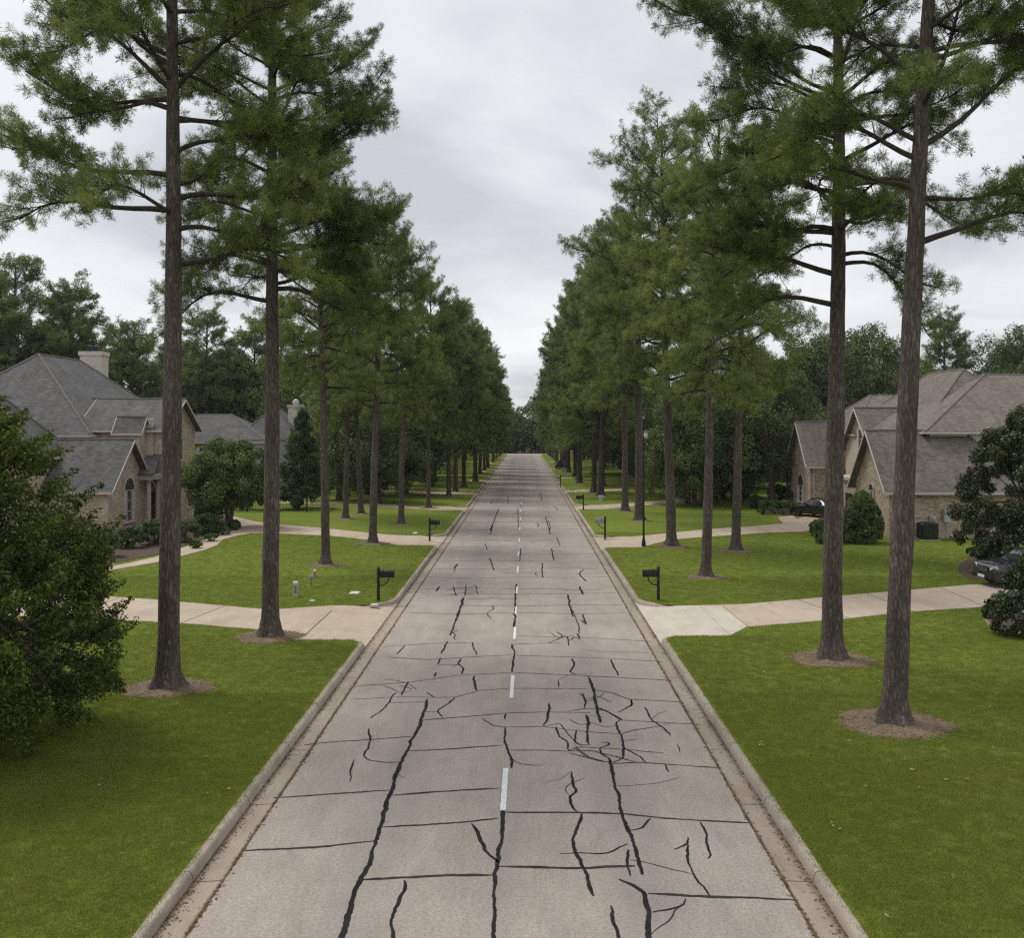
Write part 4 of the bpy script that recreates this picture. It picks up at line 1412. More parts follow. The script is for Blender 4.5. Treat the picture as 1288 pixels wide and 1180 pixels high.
# --- big broadleaf tree beside the camera on the chimney house side
rng = np.random.default_rng(41)
bl = []
OZ = [.6, 1.1, 1.7, 2.5, 3.4, 4.2, 5.1, 5.9, 6.5, 7.0]
OR = [2.1, 2.8, 3.3, 3.3, 2.95, 2.6, 2.1, 1.55, 1.0, .4]
olob = lambda a, z: 1 + .12 * math.sin(3 * a + z * 1.3) + .09 * math.sin(7 * a - z * 2)
for zc, n in zip(OZ, (20, 40, 54, 62, 64, 56, 46, 30, 16, 6)):
    rad = np.interp(zc, OZ, OR)
    for k in range(n):
        a = rng.uniform(0, 6.28)
        r_ = .93 * rad * olob(a, zc) * (rng.uniform(.8, 1.05) if rng.random() > .3 else rng.uniform(.2, .8))
        bl.append(((r_ * math.cos(a), r_ * math.sin(a), zc + rng.uniform(-.4, .4)), rng.uniform(.20, .46)))
# leafy sprays poking outwards
for k in range(260):
    a = rng.uniform(0, 6.28); zc = rng.uniform(.6, 7.0)
    rad = np.interp(zc, OZ, OR) * olob(a, zc)
    for q in range(5):
        rr2 = rad * .92 + q * .14
        bl.append(((rr2 * math.cos(a), rr2 * math.sin(a), zc + q * .10 * (1 if zc > 1.6 else -.8)), .19 - .025 * q))
oak = thing('broadleaf_tree', 'dense low-branched green tree on the lawn before the chimney house', 'tree', (-11.9, 20.6, LZ))
tgt = [bl[i][0] for i in rng.choice(330, 60, replace=False)]
link('trunk', skeleton(rng, 3.6, .16, tgt), M['bark_smooth'], oak)
link('crown', leafy_mesh(rng, bl, 150000, .054, .35, .5, 'crown'), M['leaf_oak'], oak)

# --- kinds of background broadleaf and forest pine
def broad_kind(seed, H, R, zb, mat, leaf, n, nblob=90, rb=1.05, taper=.35):
    rng = np.random.default_rng(seed)
    zc = (H + zb) / 2
    bl = lumpy(rng, (0, 0, zc), (R, R, (H - zb) / 2), nblob, rb, taper=taper, zmin=zb * .8)
    tg = [b[0] for b in bl[:26]]
    return (skeleton(rng, zb + (H - zb) * .35, .02 * H, tg), leafy_mesh(rng, bl, n, leaf, .5, .45, 'crown'), mat)


BK = [broad_kind(501, 15, 5.4, 2.6, M['leaf_mid'], .155, 24000, 150), broad_kind(502, 17.5, 5.0, 3.5, M['leaf_dark'], .155, 24000, 150, taper=.5), broad_kind(503, 12.5, 4.6, 1.5, M['leaf_mid'], .14, 22000, 130),
      broad_kind(504, 10.5, 4.4, 1.2, M['leaf_dark'], .13, 22000, 130, .9)]
bproto = {}


def place_broad(k, x, y, sc, rz, label, group, name='broadleaf_tree', zs=1.0):
    if k not in bproto:
        t = thing(name, label, 'tree', (x, y, LZ), rz, group)
        link('trunk', BK[k][0], M['bark_smooth'], t); link('crown', BK[k][1], BK[k][2], t)
        bproto[k] = t
    else:
        t = copy_tree(bproto[k]); t.name = name
        t.location = (x, y, LZ); t.rotation_euler = (0, 0, rz); t['label'] = label; t['group'] = group
    t.scale = (sc, sc, sc * zs)
    return t


r = random.Random(91)
# understory trees behind the pine rows
und = []
for s in (-1, 1):
    y = 92 if s < 0 else 84
    while y < 275:
        for off in (15.0, 22):
            if s < 0 and off > 20 and y < 124: continue
            und.append((s, s * (off + r.uniform(-2.0, 2.2)) , y + r.uniform(-3, 3), r.choice([1, 3, 3, 2, 0]), r.uniform(.72, 1.0)))
        y += r.uniform(8.5, 11.5)
cnt = {-1: 0, 1: 0}
for s, x, y, k, sc in und:
    H = (15, 17.5, 12.5, 10.5)[k] * sc
    nm = 'lamp side' if s > 0 else 'chimney house side'
    # keep drives visible
    lab = f'{ORD[cnt[s]]} shady broadleaf tree behind the pine row, {nm}, counted from the camera'
    cnt[s] += 1
    place_broad(k, x, y, sc * (.8 if k < 2 else 1), r.uniform(0, 6.28), lab, 'shade trees behind the street pines')
# woodland edge behind the houses
bg = []
for s in (-1, 1):
    for row, (yb, xs) in enumerate(((98, (30, 118)), (112, (26, 125)), (128, (26, 130)))):
        x = xs[0]
        while x < xs[1]:
            bg.append((s, s * x, yb + r.uniform(-5, 6), row))
            x += r.uniform(6.0, 8.6)
fi = far
cnt = {-1: 0, 1: 0}
for s, x, y, row in bg:
    nm = 'brown-roofed house' if s > 0 else 'chimney house'
    lab = f'{ORD[cnt[s]]} tree of the wood behind the {nm}, counted outwards row by row'
    cnt[s] += 1
    if -46 < x < -20 and y < 121:
        y = 121 + (y - 98) * .35
    if 20 < x < 44 and y < 106:
        y += 10
    if r.random() < .22:
        k = r.choice(['f0', 'f1', 'f2'])
        t = copy_tree(proto[k]); t.name = 'pine_tree'
        t.location = (x, y, LZ); t.rotation_euler = (0, 0, r.uniform(0, 6.28)); t['label'] = lab; t['group'] = 'trees of the wood behind the houses'
        t.scale = (r.uniform(.70, .92),) * 3
    else:
        place_broad(r.choice([0, 1, 0, 1, 2]), x, y, r.uniform(.9, 1.12), r.uniform(0, 6.28), lab, 'trees of the wood behind the houses')

# far wood closing the view beyond the cross street: one mass
rng = np.random.default_rng(61)
V = []
bl = []
for k in range(1100):
    x = rng.uniform(-130, 130) if k % 2 else rng.uniform(-25, 25); y = rng.uniform(290, 312)
    h = 14 + 3.5 * math.sin(x * .23) + rng.uniform(-2, 1)
    bl.append(((x, y, rng.uniform(1, h)), rng.uniform(1.0, 2.2)))
o = link('far_wood', leafy_mesh(rng, bl, 110000, .42, .45, .4, 'far_wood'), M['leaf_dark'])
tag(o, 'far dark wood closing the avenue', kind='stuff')
for s in (-1, 1):
    bl = []
    for k in range(1300):
        x = s * rng.uniform(60, 190) if k % 2 else s * rng.uniform(28, 170); y = rng.uniform(140, 152) if k % 2 else rng.uniform(138, 150)
        bl.append(((x, y, rng.uniform(.5, 15)), rng.uniform(1.2, 2.2)))
    o = link('far_wood', leafy_mesh(rng, bl, 60000, .36, .45, .4, 'far_wood'), M['leaf_dark'])
    tag(o, 'deep wood beyond the houses on the ' + ('lamp side' if s > 0 else 'chimney house side'), kind='stuff')

# ---------------------------------------------------------------- shrubs, hedges and small garden trees
def shrub(name, label, x, y, w, d, h, mat='leaf_hedge', n=9500, leaf=.058, shape='round', group=None, cat='shrub', z0=0.0, seed=None, nb=None):
    rng = np.random.default_rng(int(abs(x * 131 + y * 17)) if seed is None else seed)
    bl = []
    nb = nb or 80
    for k in range(nb):
        if shape == 'box':
            p = np.array([rng.uniform(-.5, .5) * w, rng.uniform(-.5, .5) * d, rng.uniform(.12, .92) * h])
            # push to a face
            ax = rng.integers(3)
            if ax == 0: p[0] = math.copysign(w / 2, p[0])
            if ax == 1: p[1] = math.copysign(d / 2, p[1])
            if ax == 2: p[2] = h * .93
            rb = min(w, d, h) * .16
        elif shape == 'cone':
            t = rng.random() ** 1.3
            a = rng.uniform(0, 6.28)
            rr_ = (1 - t) ** .72 * (.94 + .1 * math.sin(3 * a + t * 9)) * (1 if rng.random() > .25 else .6)
            p = np.array([math.cos(a) * rr_ * w / 2, math.sin(a) * rr_ * d / 2, .06 * h + t * h * .92]); rb = w * .085
        elif shape == 'egg':
            t = rng.random()
            a = rng.uniform(0, 6.28)
            prof = math.sin(math.pi * min(1, .30 + .70 * t)) ** .62
            rr_ = prof * (1 if rng.random() > .25 else .6)
            p = np.array([math.cos(a) * rr_ * w * .47, math.sin(a) * rr_ * d * .47, .05 * h + t * h * .9]); rb = w * .06
        else:
            q = unit(rng, 1)[0]; q[2] = abs(q[2]) * 1.0 if rng.random() > .35 else q[2]
            rr_ = 1 if rng.random() > .25 else .6
            p = np.array([q[0] * w * .44, q[1] * d * .44, h * .48 + q[2] * h * .44]) * np.array([rr_, rr_, 1]); rb = min(w, h) * .13
            p[2] = max(p[2], .1 * h)
        bl.append((p, rb * rng.uniform(.8, 1.2)))
    t = thing(name, label, cat, (x, y, LZ + z0), 0, group)
    tg = [b[0] * .8 for b in bl[:8]]
    link('stem', skeleton(rng, h * .3, .02 + .012 * h, tg, 'stem', sides=6), M['bark_smooth'], t)
    link('foliage', leafy_mesh(rng, bl, n, leaf, .3, .4), M[mat], t)
    return t


def px_shrub(name, label, x0, x1, ytop, ybase, mat='leaf_hedge', depth=None, ysink=0, **kw):
    """stand a shrub on the ground so that it spans the traced width and height"""
    X0, Y = G(x0, ybase); X1, _ = G(x1, ybase)
    w = X1 - X0; h = (ybase - ytop) * Y / F
    return shrub(name, label, (X0 + X1) / 2, Y + (depth or w) * .5, w, depth or w, h * 1.0, mat, **kw)


GB = 'foundation shrubs of the chimney house'
px_shrub('shrub', 'low dark shrub under the arched window of the chimney house', 138, 176, 664, 692, 'leaf_dark', depth=1.6, group=GB)
px_shrub('shrub', 'broad clipped shrub in front of the arched window wall', 164, 208, 656, 688, 'leaf_hedge', depth=1.8, group=GB)
px_shrub('shrub', 'rounded shrub before the porch columns of the chimney house', 206, 246, 655, 684, 'leaf_dark', depth=1.8, group=GB, shape='round')
px_shrub('shrub', 'long low shrub in the bed by the house corner', 236, 276, 648, 675, 'leaf_hedge', depth=1.6, group=GB)
px_shrub('shrub', 'dark round bush at the corner of the chimney house', 254, 277, 634, 660, 'leaf_dark', group=GB, n=6000)
px_shrub('shrub', 'second dark round bush by the corner of the chimney house', 242, 258, 636, 658, 'leaf_dark', group=GB)
px_shrub('shrub', 'small low bush at the foot of the crape myrtle', 284, 300, 655, 668, 'leaf_hedge', group=GB)
px_shrub('shrub', 'tiny pale green border plant beside the curved path', 236, 252, 682, 691, 'leaf_hedge', group=GB, n=1200)
px_shrub('shrub', 'tufted border plant beside the curved path', 254, 272, 672, 682, 'leaf_hedge', group=GB, n=1400)
px_shrub('shrub', 'spreading low shrub nearest the drive in the path border', 270, 288, 664, 674, 'leaf_dark', group=GB, n=1400)
px_shrub('shrub', 'loose shrub half hidden behind the dense lawn tree', 100, 142, 668, 704, 'leaf_dark', group=GB)

GC = 'clipped shrubs by the brown-roofed house'
px_shrub('shrub', 'large clipped egg-shaped shrub in front of the brick garage gable', 1067, 1119, 617, 686, 'leaf_dark', shape='egg', n=52000, leaf=.045, group=GC, nb=420)
px_shrub('hedge', 'low dark hedge beside the egg-shaped shrub', 1034, 1082, 655, 685, 'leaf_dark', depth=1.3, shape='box', group=GC, cat='hedge')
px_shrub('shrub', 'round dark shrub at the end of the second drive', 1020, 1040, 656, 675, 'leaf_dark', group=GC)
px_shrub('hedge', 'low bright green box hedge in the bed by the house', 961, 1006, 632, 648, 'leaf_hedge', depth=2.0, shape='box', group=GC, cat='hedge')
px_shrub('shrub', 'taller rounded shrub behind the bright low hedge', 969, 995, 610, 635, 'leaf_dark', group=GC)
px_shrub('shrub', 'second rounded shrub by the downspout of the brown-roofed house', 991, 1017, 615, 640, 'leaf_mid', group=GC)
px_shrub('shrub', 'small dark shrub at the end of the clipped hedge', 944, 962, 624, 640, 'leaf_dark', group=GC)
px_shrub('shrub', 'lime green low shrub near the parked black car', 1016, 1038, 627, 640, 'leaf_hedge', group=GC)
px_shrub('shrub', 'dark shrub behind the two lamp side pines', 1060, 1072, 640, 660, 'leaf_dark', group=GC)
px_shrub('hedge', 'long dark hedge under the shady trees past the second drive', 891, 941, 616, 630, 'leaf_hedge', depth=2.2, shape='box', group='hedges on the lamp side', cat='hedge', n=9000)
px_shrub('hedge', 'second dark hedge farther up the lawn of the shady trees', 900, 950, 606, 620, 'leaf_dark', depth=2.2, shape='box', group='hedges on the lamp side', cat='hedge', n=7000)
px_shrub('hedge', 'dark hedge behind the conical evergreen on the chimney house side', 412, 448, 602, 621, 'leaf_dark', depth=3, shape='box', cat='hedge', n=7000, leaf=.08)
px_shrub('hedge', 'lower hedge running towards the fourth drive, chimney house side', 444, 470, 607, 619, 'leaf_mid', depth=3, shape='box', cat='hedge', n=6000, leaf=.08)
px_shrub('shrub', 'glossy shrub in the stone-edged bed by the car drive', 1258, 1346, 752, 808, 'leaf_magnolia', depth=2.2, n=5200, leaf=.075, nb=110)
px_shrub('shrub', 'tall glossy shrub hiding the rear of the dark grey car', 1284, 1372, 694, 785, 'leaf_magnolia', depth=1.6, n=9000, leaf=.075, nb=120)
px_shrub('shrub', 'low pale green plant at the foot of the magnolia', 1222, 1252, 690, 702, 'leaf_hedge', n=1500, group='bed plants under the magnolia')


def crape(label, x, y, w, h, zb, mat, n, flowers, nfl, seed, stems=5):
    rng = np.random.default_rng(seed)
    t = thing('crape_myrtle', label, 'tree', (x, y, LZ))
    bl = lumpy(rng, (0, 0, (h + zb) / 2), (w / 2, w / 2, (h - zb) / 2), 95, w * .12, zmin=zb, taper=.1)
    link('trunk', skeleton(rng, zb + .6, .07, [b[0] for b in bl[:30]], stems=stems, spread=.35, sides=8), M['bark_smooth'], t)
    link('crown', leafy_mesh(rng, bl, n, .085, .45, .5, 'crown'), M[mat], t)
    top = [b for b in bl if b[0][2] > (h * .35 + zb * .65)]
    fb = []
    for k in range(nfl):
        c, rb = top[rng.integers(len(top))]
        d = unit(rng, 1)[0]; d[2] = abs(d[2])
        if c[1] > 0 and rng.random() < .5: d[1] = -abs(d[1])
        fb.append((np.array(c) + d * rb * 1.15, rng.uniform(.09, .16)))
    link('blossom', leafy_mesh(rng, fb, nfl * 18, .045, .3, .4, 'blossom'), M[flowers], t)
    return t


x, y = G(288, 664)
crape('round crape myrtle with faint red blossom at the corner of the chimney house', x, y, 5.1, 5.4, 1.7, 'leaf_mid', 60000, 'blossom', 70, 71)
crape('crape myrtle with orange-pink blossom beside the brown-roofed house', 26.2, 98, 8.0, 8.8, 2.2, 'leaf_dark', 22000, 'blossom', 260, 72, 6)
crape('second shady crape myrtle behind the clipped hedges of the brown-roofed house', 30.5, 101, 6.5, 7.8, 2.2, 'leaf_dark', 14000, 'blossom', 60, 73, 4)

# conical evergreen and magnolia
rng = np.random.default_rng(81)
x, y = G(380, 640)
t = shrub('conical_evergreen', 'pale green conical evergreen behind the iron fence', x, y, 4.3, 4.3, 8.0, 'leaf_conifer', 34000, .085, 'cone', None, 'tree', .4, 82, 200)
bl = []
for k in range(210):
    a = rng.uniform(0, 6.28); z = rng.uniform(.5, 7.6)
    rad = np.interp(z, [.5, 1.5, 3.5, 5.5, 7, 7.6], [2.6, 3.3, 3.3, 2.5, 1.2, .3]) * (1 + .13 * math.sin(3 * a + z * 2) + .1 * math.sin(5 * a - z)) * (rng.uniform(.85, 1.05) if rng.random() > .3 else rng.uniform(.3, .8))
    bl.append(((rad * math.cos(a), rad * math.sin(a), z), rng.uniform(.28, .5)))
mg = thing('magnolia_tree', 'dark glossy magnolia standing behind the parked dark grey car', 'tree', (23.9, 46.2, LZ))
link('trunk', skeleton(rng, 3.0, .13, [b[0] for b in bl[:50]]), M['bark_smooth'], mg)
link('crown', leafy_mesh(rng, bl, 100000, .072, .3, .45, 'crown'), M['leaf_magnolia'], mg)
# broadleaf with its own trunk on the lamp side lawn, and its fellow across
place_broad(3, 14.6, 88.5, .95, 1.0, 'dark round-crowned tree on the lawn between the second and third drives, lamp side', 'shade trees behind the street pines')
place_broad(3, -12.2, 101, .85, 2.0, 'dark round-crowned tree on the lawn past the third drive, chimney house side', 'shade trees behind the street pines')
place_broad(3, 19.5, 92, 1.0, 3.0, 'dark shade tree behind the long hedge on the lamp side', 'shade trees behind the street pines')
place_broad(2, -17.5, 93, .9, .4, 'light green broadleaf tree beside the conical evergreen', 'shade trees behind the street pines')
# tall pines right behind the chimney house whose tops show over its roof
for i, (x, y, k, sc) in enumerate([(-48.5, 94, 'f0', 1.0), (-53, 96, 'f1', .98), (-45.5, 99, 'f1', .9), (-42, 106, 'f2', .84), (-34, 124, 'f0', .9), (-57, 93, 'f2', .98), (-38, 118, 'f1', .88), (62, 96, 'f0', .84), (55, 102, 'f1', .8), (70, 98, 'f2', .84)]):
    t = copy_tree(proto[k]); t.name = 'pine_tree'; t.location = (x, y, LZ); t.rotation_euler = (0, 0, i * 1.7)
    t.scale = (sc,) * 3
    t['label'] = f'{ORD[i]} of the tall forest pines rising over the roofs, counted from the chimney house outwards'
    t['group'] = 'forest pines over the roofs'

# ---------------------------------------------------------------- houses
def window(parent, x, y, z, w, h, rz, arch=False, trim='trim', cols=2, rows=3, curtain=True, label=None):
    """z = sill height; faces -Y before the turn"""
    n = 14
    def outline(dw):
        hw = w / 2 - dw
        if arch:
            zt = h - w / 2
            return [(-hw, dw), (hw, dw)] + [(hw * math.cos(math.pi * k / n), zt + hw * math.sin(math.pi * k / n)) for k in range(n + 1)]
        return [(-hw, dw), (hw, dw), (hw, h - dw), (-hw, h - dw)]
    O = outline(0); I = outline(.07)
    V = []; Fs = []
    k = len(O)
    for yy in (-.06, .02):
        V += [(a, yy, b) for a, b in O] + [(a, yy, b) for a, b in I]
    for i in range(k):
        j = (i + 1) % k
        Fs += [(i, j, k + j, k + i), (i, 2 * k + i, 2 * k + j, j), (k + i, k + j, 3 * k + j, 3 * k + i)]
    fr = MB().add(V, Fs)
    zt = h - w / 2 if arch else h
    for c in range(1, cols):
        xx = -w / 2 + w * c / cols
        fr.box(xx - .02, xx + .02, -.045, .0, .06, zt - .0)
    for q in range(1, rows + 1 if arch else rows):
        zz = zt * q / rows
        fr.box(-w / 2 + .06, w / 2 - .06, -.043, -.001, zz - .02, zz + .02)
    o = fr.build('window', M[trim], parent)
    o.location = (x, y, z); o.rotation_euler = (0, 0, rz)
    P = [(a, -.012, b) for a, b in outline(.05)]
    link('pane', mesh_py('pane', P, [tuple(range(len(P)))]), M['glass'] if not curtain else M['glass'], o)
    if curtain:
        cm = MB()
        m2 = 10
        for sgn in (-1, 1):
            V = []; Fs = []
            for q in range(m2 + 1):
                xx = sgn * (w / 2 - .05 - q / m2 * w * .22)
                yy = -.022 - .006 * (q % 2)
                V += [(xx, yy, .1), (xx, yy, zt - .02)]
                if q:
                    a = (q - 1) * 2
                    Fs.append((a, a + 1, a + 3, a + 2))
            cm.add(V, Fs)
        cm.build('curtain', M['curtain'], o)
    MB().box(-w / 2 - .06, w / 2 + .06, -.1, .02, -.09, -.002).build('sill', M[trim], o)
    if label: o['label'] = label
    return o


class House:
    def __init__(s, name, label, cat, loc, wall, roof, ridge, trim, group=None):
        s.t = thing(name, label, cat, (loc[0], loc[1], 0), 0, group)
        s.o = loc
        s.wall, s.roof, s.ridge, s.trim = wall, roof, ridge, trim

    def block(s, x0, x1, y0, y1, eave, ridge, axis='x', ends='gg', over=.4, z0=.0, wallmat=None, inset=None):
        x0 -= s.o[0]; x1 -= s.o[0]; y0 -= s.o[1]; y1 -= s.o[1]
        if axis == 'x':
            u0, u1, v0, v1 = x0, x1, y0, y1
            P = lambda u, v, z: (u, v, z)
        else:
            u0, u1, v0, v1 = y0, y1, x0, x1
            P = lambda u, v, z: (v, u, z)
        vm = (v0 + v1) / 2
        hv = (v1 - v0) / 2
        sl = (ridge - eave) / hv
        # walls
        V = [P(u, v, z) for u in (u0, u1) for v in (v0, v1) for z in (z0, eave)] + [P(u0, vm, ridge - .05), P(u1, vm, ridge - .05)]
        Fs = [(0, 1, 5, 4), (2, 6, 7, 3), (0, 2, 3, 8, 1) if ends[0] == 'g' else (0, 2, 3, 1), (4, 5, 9, 7, 6) if ends[1] == 'g' else (4, 5, 7, 6)]
        link('wall', None or uvd(mesh_py('wall', V, fixn(V, Fs))), M[wallmat or s.wall], s.t)
        # roof slopes
        ze = eave - sl * over
        ve0, ve1 = v0 - over, v1 + over
        ua = u0 - over; ub = u1 + over
        ins = inset if inset is not None else hv
        ra = ua if ends[0] == 'g' else u0 + ins
        rb = ub if ends[1] == 'g' else u1 - ins
        polys = [[P(ua, ve0, ze), P(ub, ve0, ze), P(rb, vm, ridge), P(ra, vm, ridge)], [P(ub, ve1, ze), P(ua, ve1, ze), P(ra, vm, ridge), P(rb, vm, ridge)]]
        if ends[0] != 'g': polys.append([P(ua, ve1, ze), P(ua, ve0, ze), P(ra, vm, ridge)])
        if ends[1] != 'g': polys.append([P(ub, ve0, ze), P(ub, ve1, ze), P(rb, vm, ridge)])
        rm = MB()
        for p in polys:
            rm.prism(p, (0, 0, .14))
        ro = rm.build('roof', M[s.roof], s.t, uv=True)
        # caps
        cm = MB()
        e = .155
        lines = [(P(ra, vm, ridge + e), P(rb, vm, ridge + e))]
        if ends[0] != 'g': lines += [(P(ra, vm, ridge + e), P(ua, ve0, ze + e)), (P(ra, vm, ridge + e), P(ua, ve1, ze + e))]
        if ends[1] != 'g': lines += [(P(rb, vm, ridge + e), P(ub, ve0, ze + e)), (P(rb, vm, ridge + e), P(ub, ve1, ze + e))]
        for a, b in lines:
            if (Vector(a) - Vector(b)).length > .1:
                cm.tube([a, b], .07, 6)
        cm.build('ridge_cap', M[s.ridge], ro)
        # fascia boards and gutters along the eaves, rakes at the gables
        fm = MB()
        for ve, sg in ((ve0, -1), (ve1, 1)):
            a = P(ua - .01, ve + sg * .004, ze - .05); b = P(ub + .01, ve + sg * .13, ze + .10)
            fm.box(min(a[0], b[0]), max(a[0], b[0]), min(a[1], b[1]), max(a[1], b[1]), a[2], b[2])
        for k, (ue, sg) in enumerate(((ua, -1), (ub, 1))):
            if ends[k] == 'g':
                for ve in (ve0, ve1):
                    fm.prism([P(ue + sg * .003, ve, ze - .05), P(ue + sg * .003, vm, ridge - .06), P(ue + sg * .003, vm, ridge + .12), P(ue + sg * .003, ve, ze + .11)],
                             Vector(P(sg * .05, 0, 0)))
            else:
                a = P(ue + sg * .004, ve0, ze - .05); b = P(ue + sg * .13, ve1, ze + .10)
                fm.box(min(a[0], b[0]), max(a[0], b[0]), min(a[1], b[1]), max(a[1], b[1]), a[2], b[2])
        fm.build('fascia', M[s.trim], ro)
        return ro

    def L(s, x, y):
        return x - s.o[0], y - s.o[1]


def uvd(me):
    uvbox(me)
    return me


def fixn(V, Fs):
    """turn faces outwards from the solid's centre"""
    c = sum((Vector(v) for v in V), Vector()) / len(V)
    out = []
    for f in Fs:
        p = [Vector(V[i]) for i in f]
        n = (p[1] - p[0]).cross(p[2] - p[0])
        m = sum(p, Vector()) / len(p)
        out.append(f if n.dot(m - c) > 0 else tuple(reversed(f)))
    return out


RPX, RMX = math.radians(90), math.radians(-90)    # windows facing +X / -X

# --- chimney house (grey roof)
h = House('brick_house', 'two-storey tan brick house with steep dark grey roof and tall pale chimney', 'house', (-34, 72), 'brick_l', 'roof_l', 'ridge_l', 'trim')
t = h.t
h.block(-43.6, -30.4, 68.4, 88.6, 6.75, 12.45, 'y', 'hh', .45)
h.block(-31, -25.3, 69.2, 75.6, 6.95, 8.95, 'x', 'gg', .4)
h.block(-36, -26.2, 62.0, 68.3, 3.2, 6.05, 'x', 'gg', .42)
h.block(-47, -30.4, 57.9, 66.2, 5.3, 9.15, 'x', 'hh', .35, inset=3.0)
h.block(-28.2, -26.5, 67.9, 69.4, 6.7, 7.6, 'x', 'gg', .18)
h.block(-34.5, -29.9, 74.0, 77.0, 7.4, 9.1, 'x', 'gg', .3)
# chimney with corbelled head and flue
x, y = h.L(-36.9, 84.5)
cm = MB().box(x - .92, x + .92, y - .7, y + .7, 8.5, 13.2).box(x - 1.02, x + 1.02, y - .8, y + .8, 13.15, 13.5)
cm = cm.build('chimney', M['brick_pale'], t, uv=True)
MB().rbox(x - .45, x + .45, y - .4, y + .4, 13.5, 14.0, .06).build('chimney_pot', M['black'], cm)
lx, ly = h.L(-26.2, 65.1)
window(t, lx + .03, ly + .1, .75, 1.75, 2.95, RPX, True, cols=3)
# soldier-course arch over the window
am = MB()
for k in range(15):
    a = math.pi * (k + .5) / 15
    c = Vector((0, math.cos(a) * .80, math.sin(a) * .80 + .75 + 2.95 - .675))
    am.tube([(lx - .02, ly + .1 + math.cos(a) * .90, math.sin(a) * .90 + 2.83), (lx - .02, ly + .1 + math.cos(a) * 1.12, math.sin(a) * 1.12 + 2.83)], .07, 4)
am.build('arch_surround', M['brick_pale'], t)
for yy, w_ in ((71.2, 1.2), (74.1, 1.0)):
    a, b = h.L(-25.3, yy)
    window(t, a + .03, b, 1.0, w_, 2.3, RPX, False, rows=4)
a, b = h.L(-25.3, 72.4)
window(t, a + .03, b, 4.6, 1.3, 1.6, RPX, False)
# porch: columns, entablature, small lean roof
a, b = h.L(-25.5, 68.8)
pm = MB()
for k, (cx, cy) in enumerate(((-25.7, 67.4), (-25.7, 69.0))):
    u, v = h.L(cx, cy)
    MB().lathe([(.20, 0), (.20, .12), (.15, .2), (.15, 2.9), (.14, 3.05), (.2, 3.15), (.2, 3.25)], 14, (u, v, .13)).build('porch_column', M['plaster'], t)
u0, v0 = h.L(-27.2, 66.9); u1, v1 = h.L(-25.35, 69.15)
MB().rbox(u0, u1, v0, v1, 3.4, 3.75, .04).build('porch_beam', M['plaster'], t)
MB().prism([(u0, v0 - .2, 3.76), (u1 + .3, v0 - .2, 3.76), (u1 - .2, v1, 5.0), (u0, v1, 5.0)], (0, 0, .12)).build('porch_roof', M['roof_l'], t, uv=True)
u, v = h.L(-26.4, 69.15)
MB().box(u - .55, u + .55, v - .04, v + .03, .2, 2.5).build('door', M['door'], t)
u, v = h.L(-28.2, 69.0)
# camera-side windows upstairs, mostly hidden by the front wing
for xx in (-33.4, -29.0 - .6):
    u, v = h.L(xx, 68.4)
    window(t, u, v - .03, 4.9, 1.0, 1.35, 0)
u, v = h.L(-25.9, 69.2)
u, v = h.L(-26.3, 69.1)
MB().rbox(u - .28, u + .28, v - .12, v + .1, 5.0, 7.6, .05).build('quoin_pilaster', M['plaster'], t)

# --- second grey-roofed house beyond
h = House('brick_house', 'second grey-roofed brick house partly hidden behind the second big pine', 'house', (-31, 110), 'brick_r', 'roof_l', 'ridge_l', 'trim')
h.block(-41, -27.5, 104, 114, 5.7, 8.4, 'x', 'hh', .5)
h.block(-31.5, -24.8, 107, 117, 5.7, 9.1, 'y', 'hh', .5)
h.block(-29.5, -24.0, 101.5, 106, 3.0, 5.6, 'x', 'gg', .4)
x, y = h.L(-26.0, 112)
c = MB().box(x - .75, x + .75, y - .6, y + .6, 6.5, 9.4).box(x - .85, x + .85, y - .7, y + .7, 9.4, 9.65).build('chimney', M['brick_pale'], h.t, uv=True)
MB().lathe([(.3, 9.65), (.42, 9.9), (.3, 10.2), (.05, 10.35)], 12, (x, y, 0)).build('chimney_pot', M['light_metal'], c)
for xx in (-38, -34):
    u, v = h.L(xx, 104); window(h.t, u, v - .03, 3.6, 1.2, 1.4, 0); window(h.t, u, v - .03, .9, 1.2, 1.6, 0)
u, v = h.L(-24.0, 103.7); window(h.t, u + .03, v, .9, 1.4, 1.5, RPX)

# --- brown-roofed house
h = House('brick_house', 'large brick house with brown-grey shingle roofs and pointed gables on the lamp side', 'house', (30, 70), 'brick_r', 'roof_r', 'ridge_r', 'trim_white')
t = h.t
h.block(22.4, 31.2, 60.6, 66.7, 3.35, 6.65, 'x', 'gh', .42)
h.block(22.8, 30, 78.8, 84.4, 4.25, 7.35, 'x', 'gg', .42)
h.block(25.4, 33, 71.8, 78.0, 5.5, 8.35, 'x', 'gg', .4, wallmat='plaster')
h.block(25.8, 37, 76, 88.5, 6.6, 9.55, 'x', 'hh', .45, inset=3.0)
h.block(27.4, 36.5, 67.3, 82.5, 7.15, 11.1, 'y', 'hh', .45, wallmat='siding')
h.block(26.0, 46, 63.3, 76.5, 6.85, 10.6, 'x', 'hh', .45, wallmat='siding')
h.block(35.5, 45, 61.6, 72.5, 7.0, 12.0, 'y', 'hh', .4, wallmat='siding')
# front door recess and windows that face the street
a, b = h.L(22.4, 63.6)
window(t, a - .03, b, 1.2, 1.0, 2.2, RMX, True)
a, b = h.L(25.4, 74.4)
window(t, a - .03, b, 5.3, .9, 1.6, RMX, False, cols=1, rows=2, curtain=False)
window(t, a - .03, b, 3.3, .9, 1.3, RMX, False, cols=1, rows=2, curtain=False)
a, b = h.L(22.8, 81.4)
window(t, a - .03, b - .1, .9, 1.9, 2.3, RMX, True, cols=3)
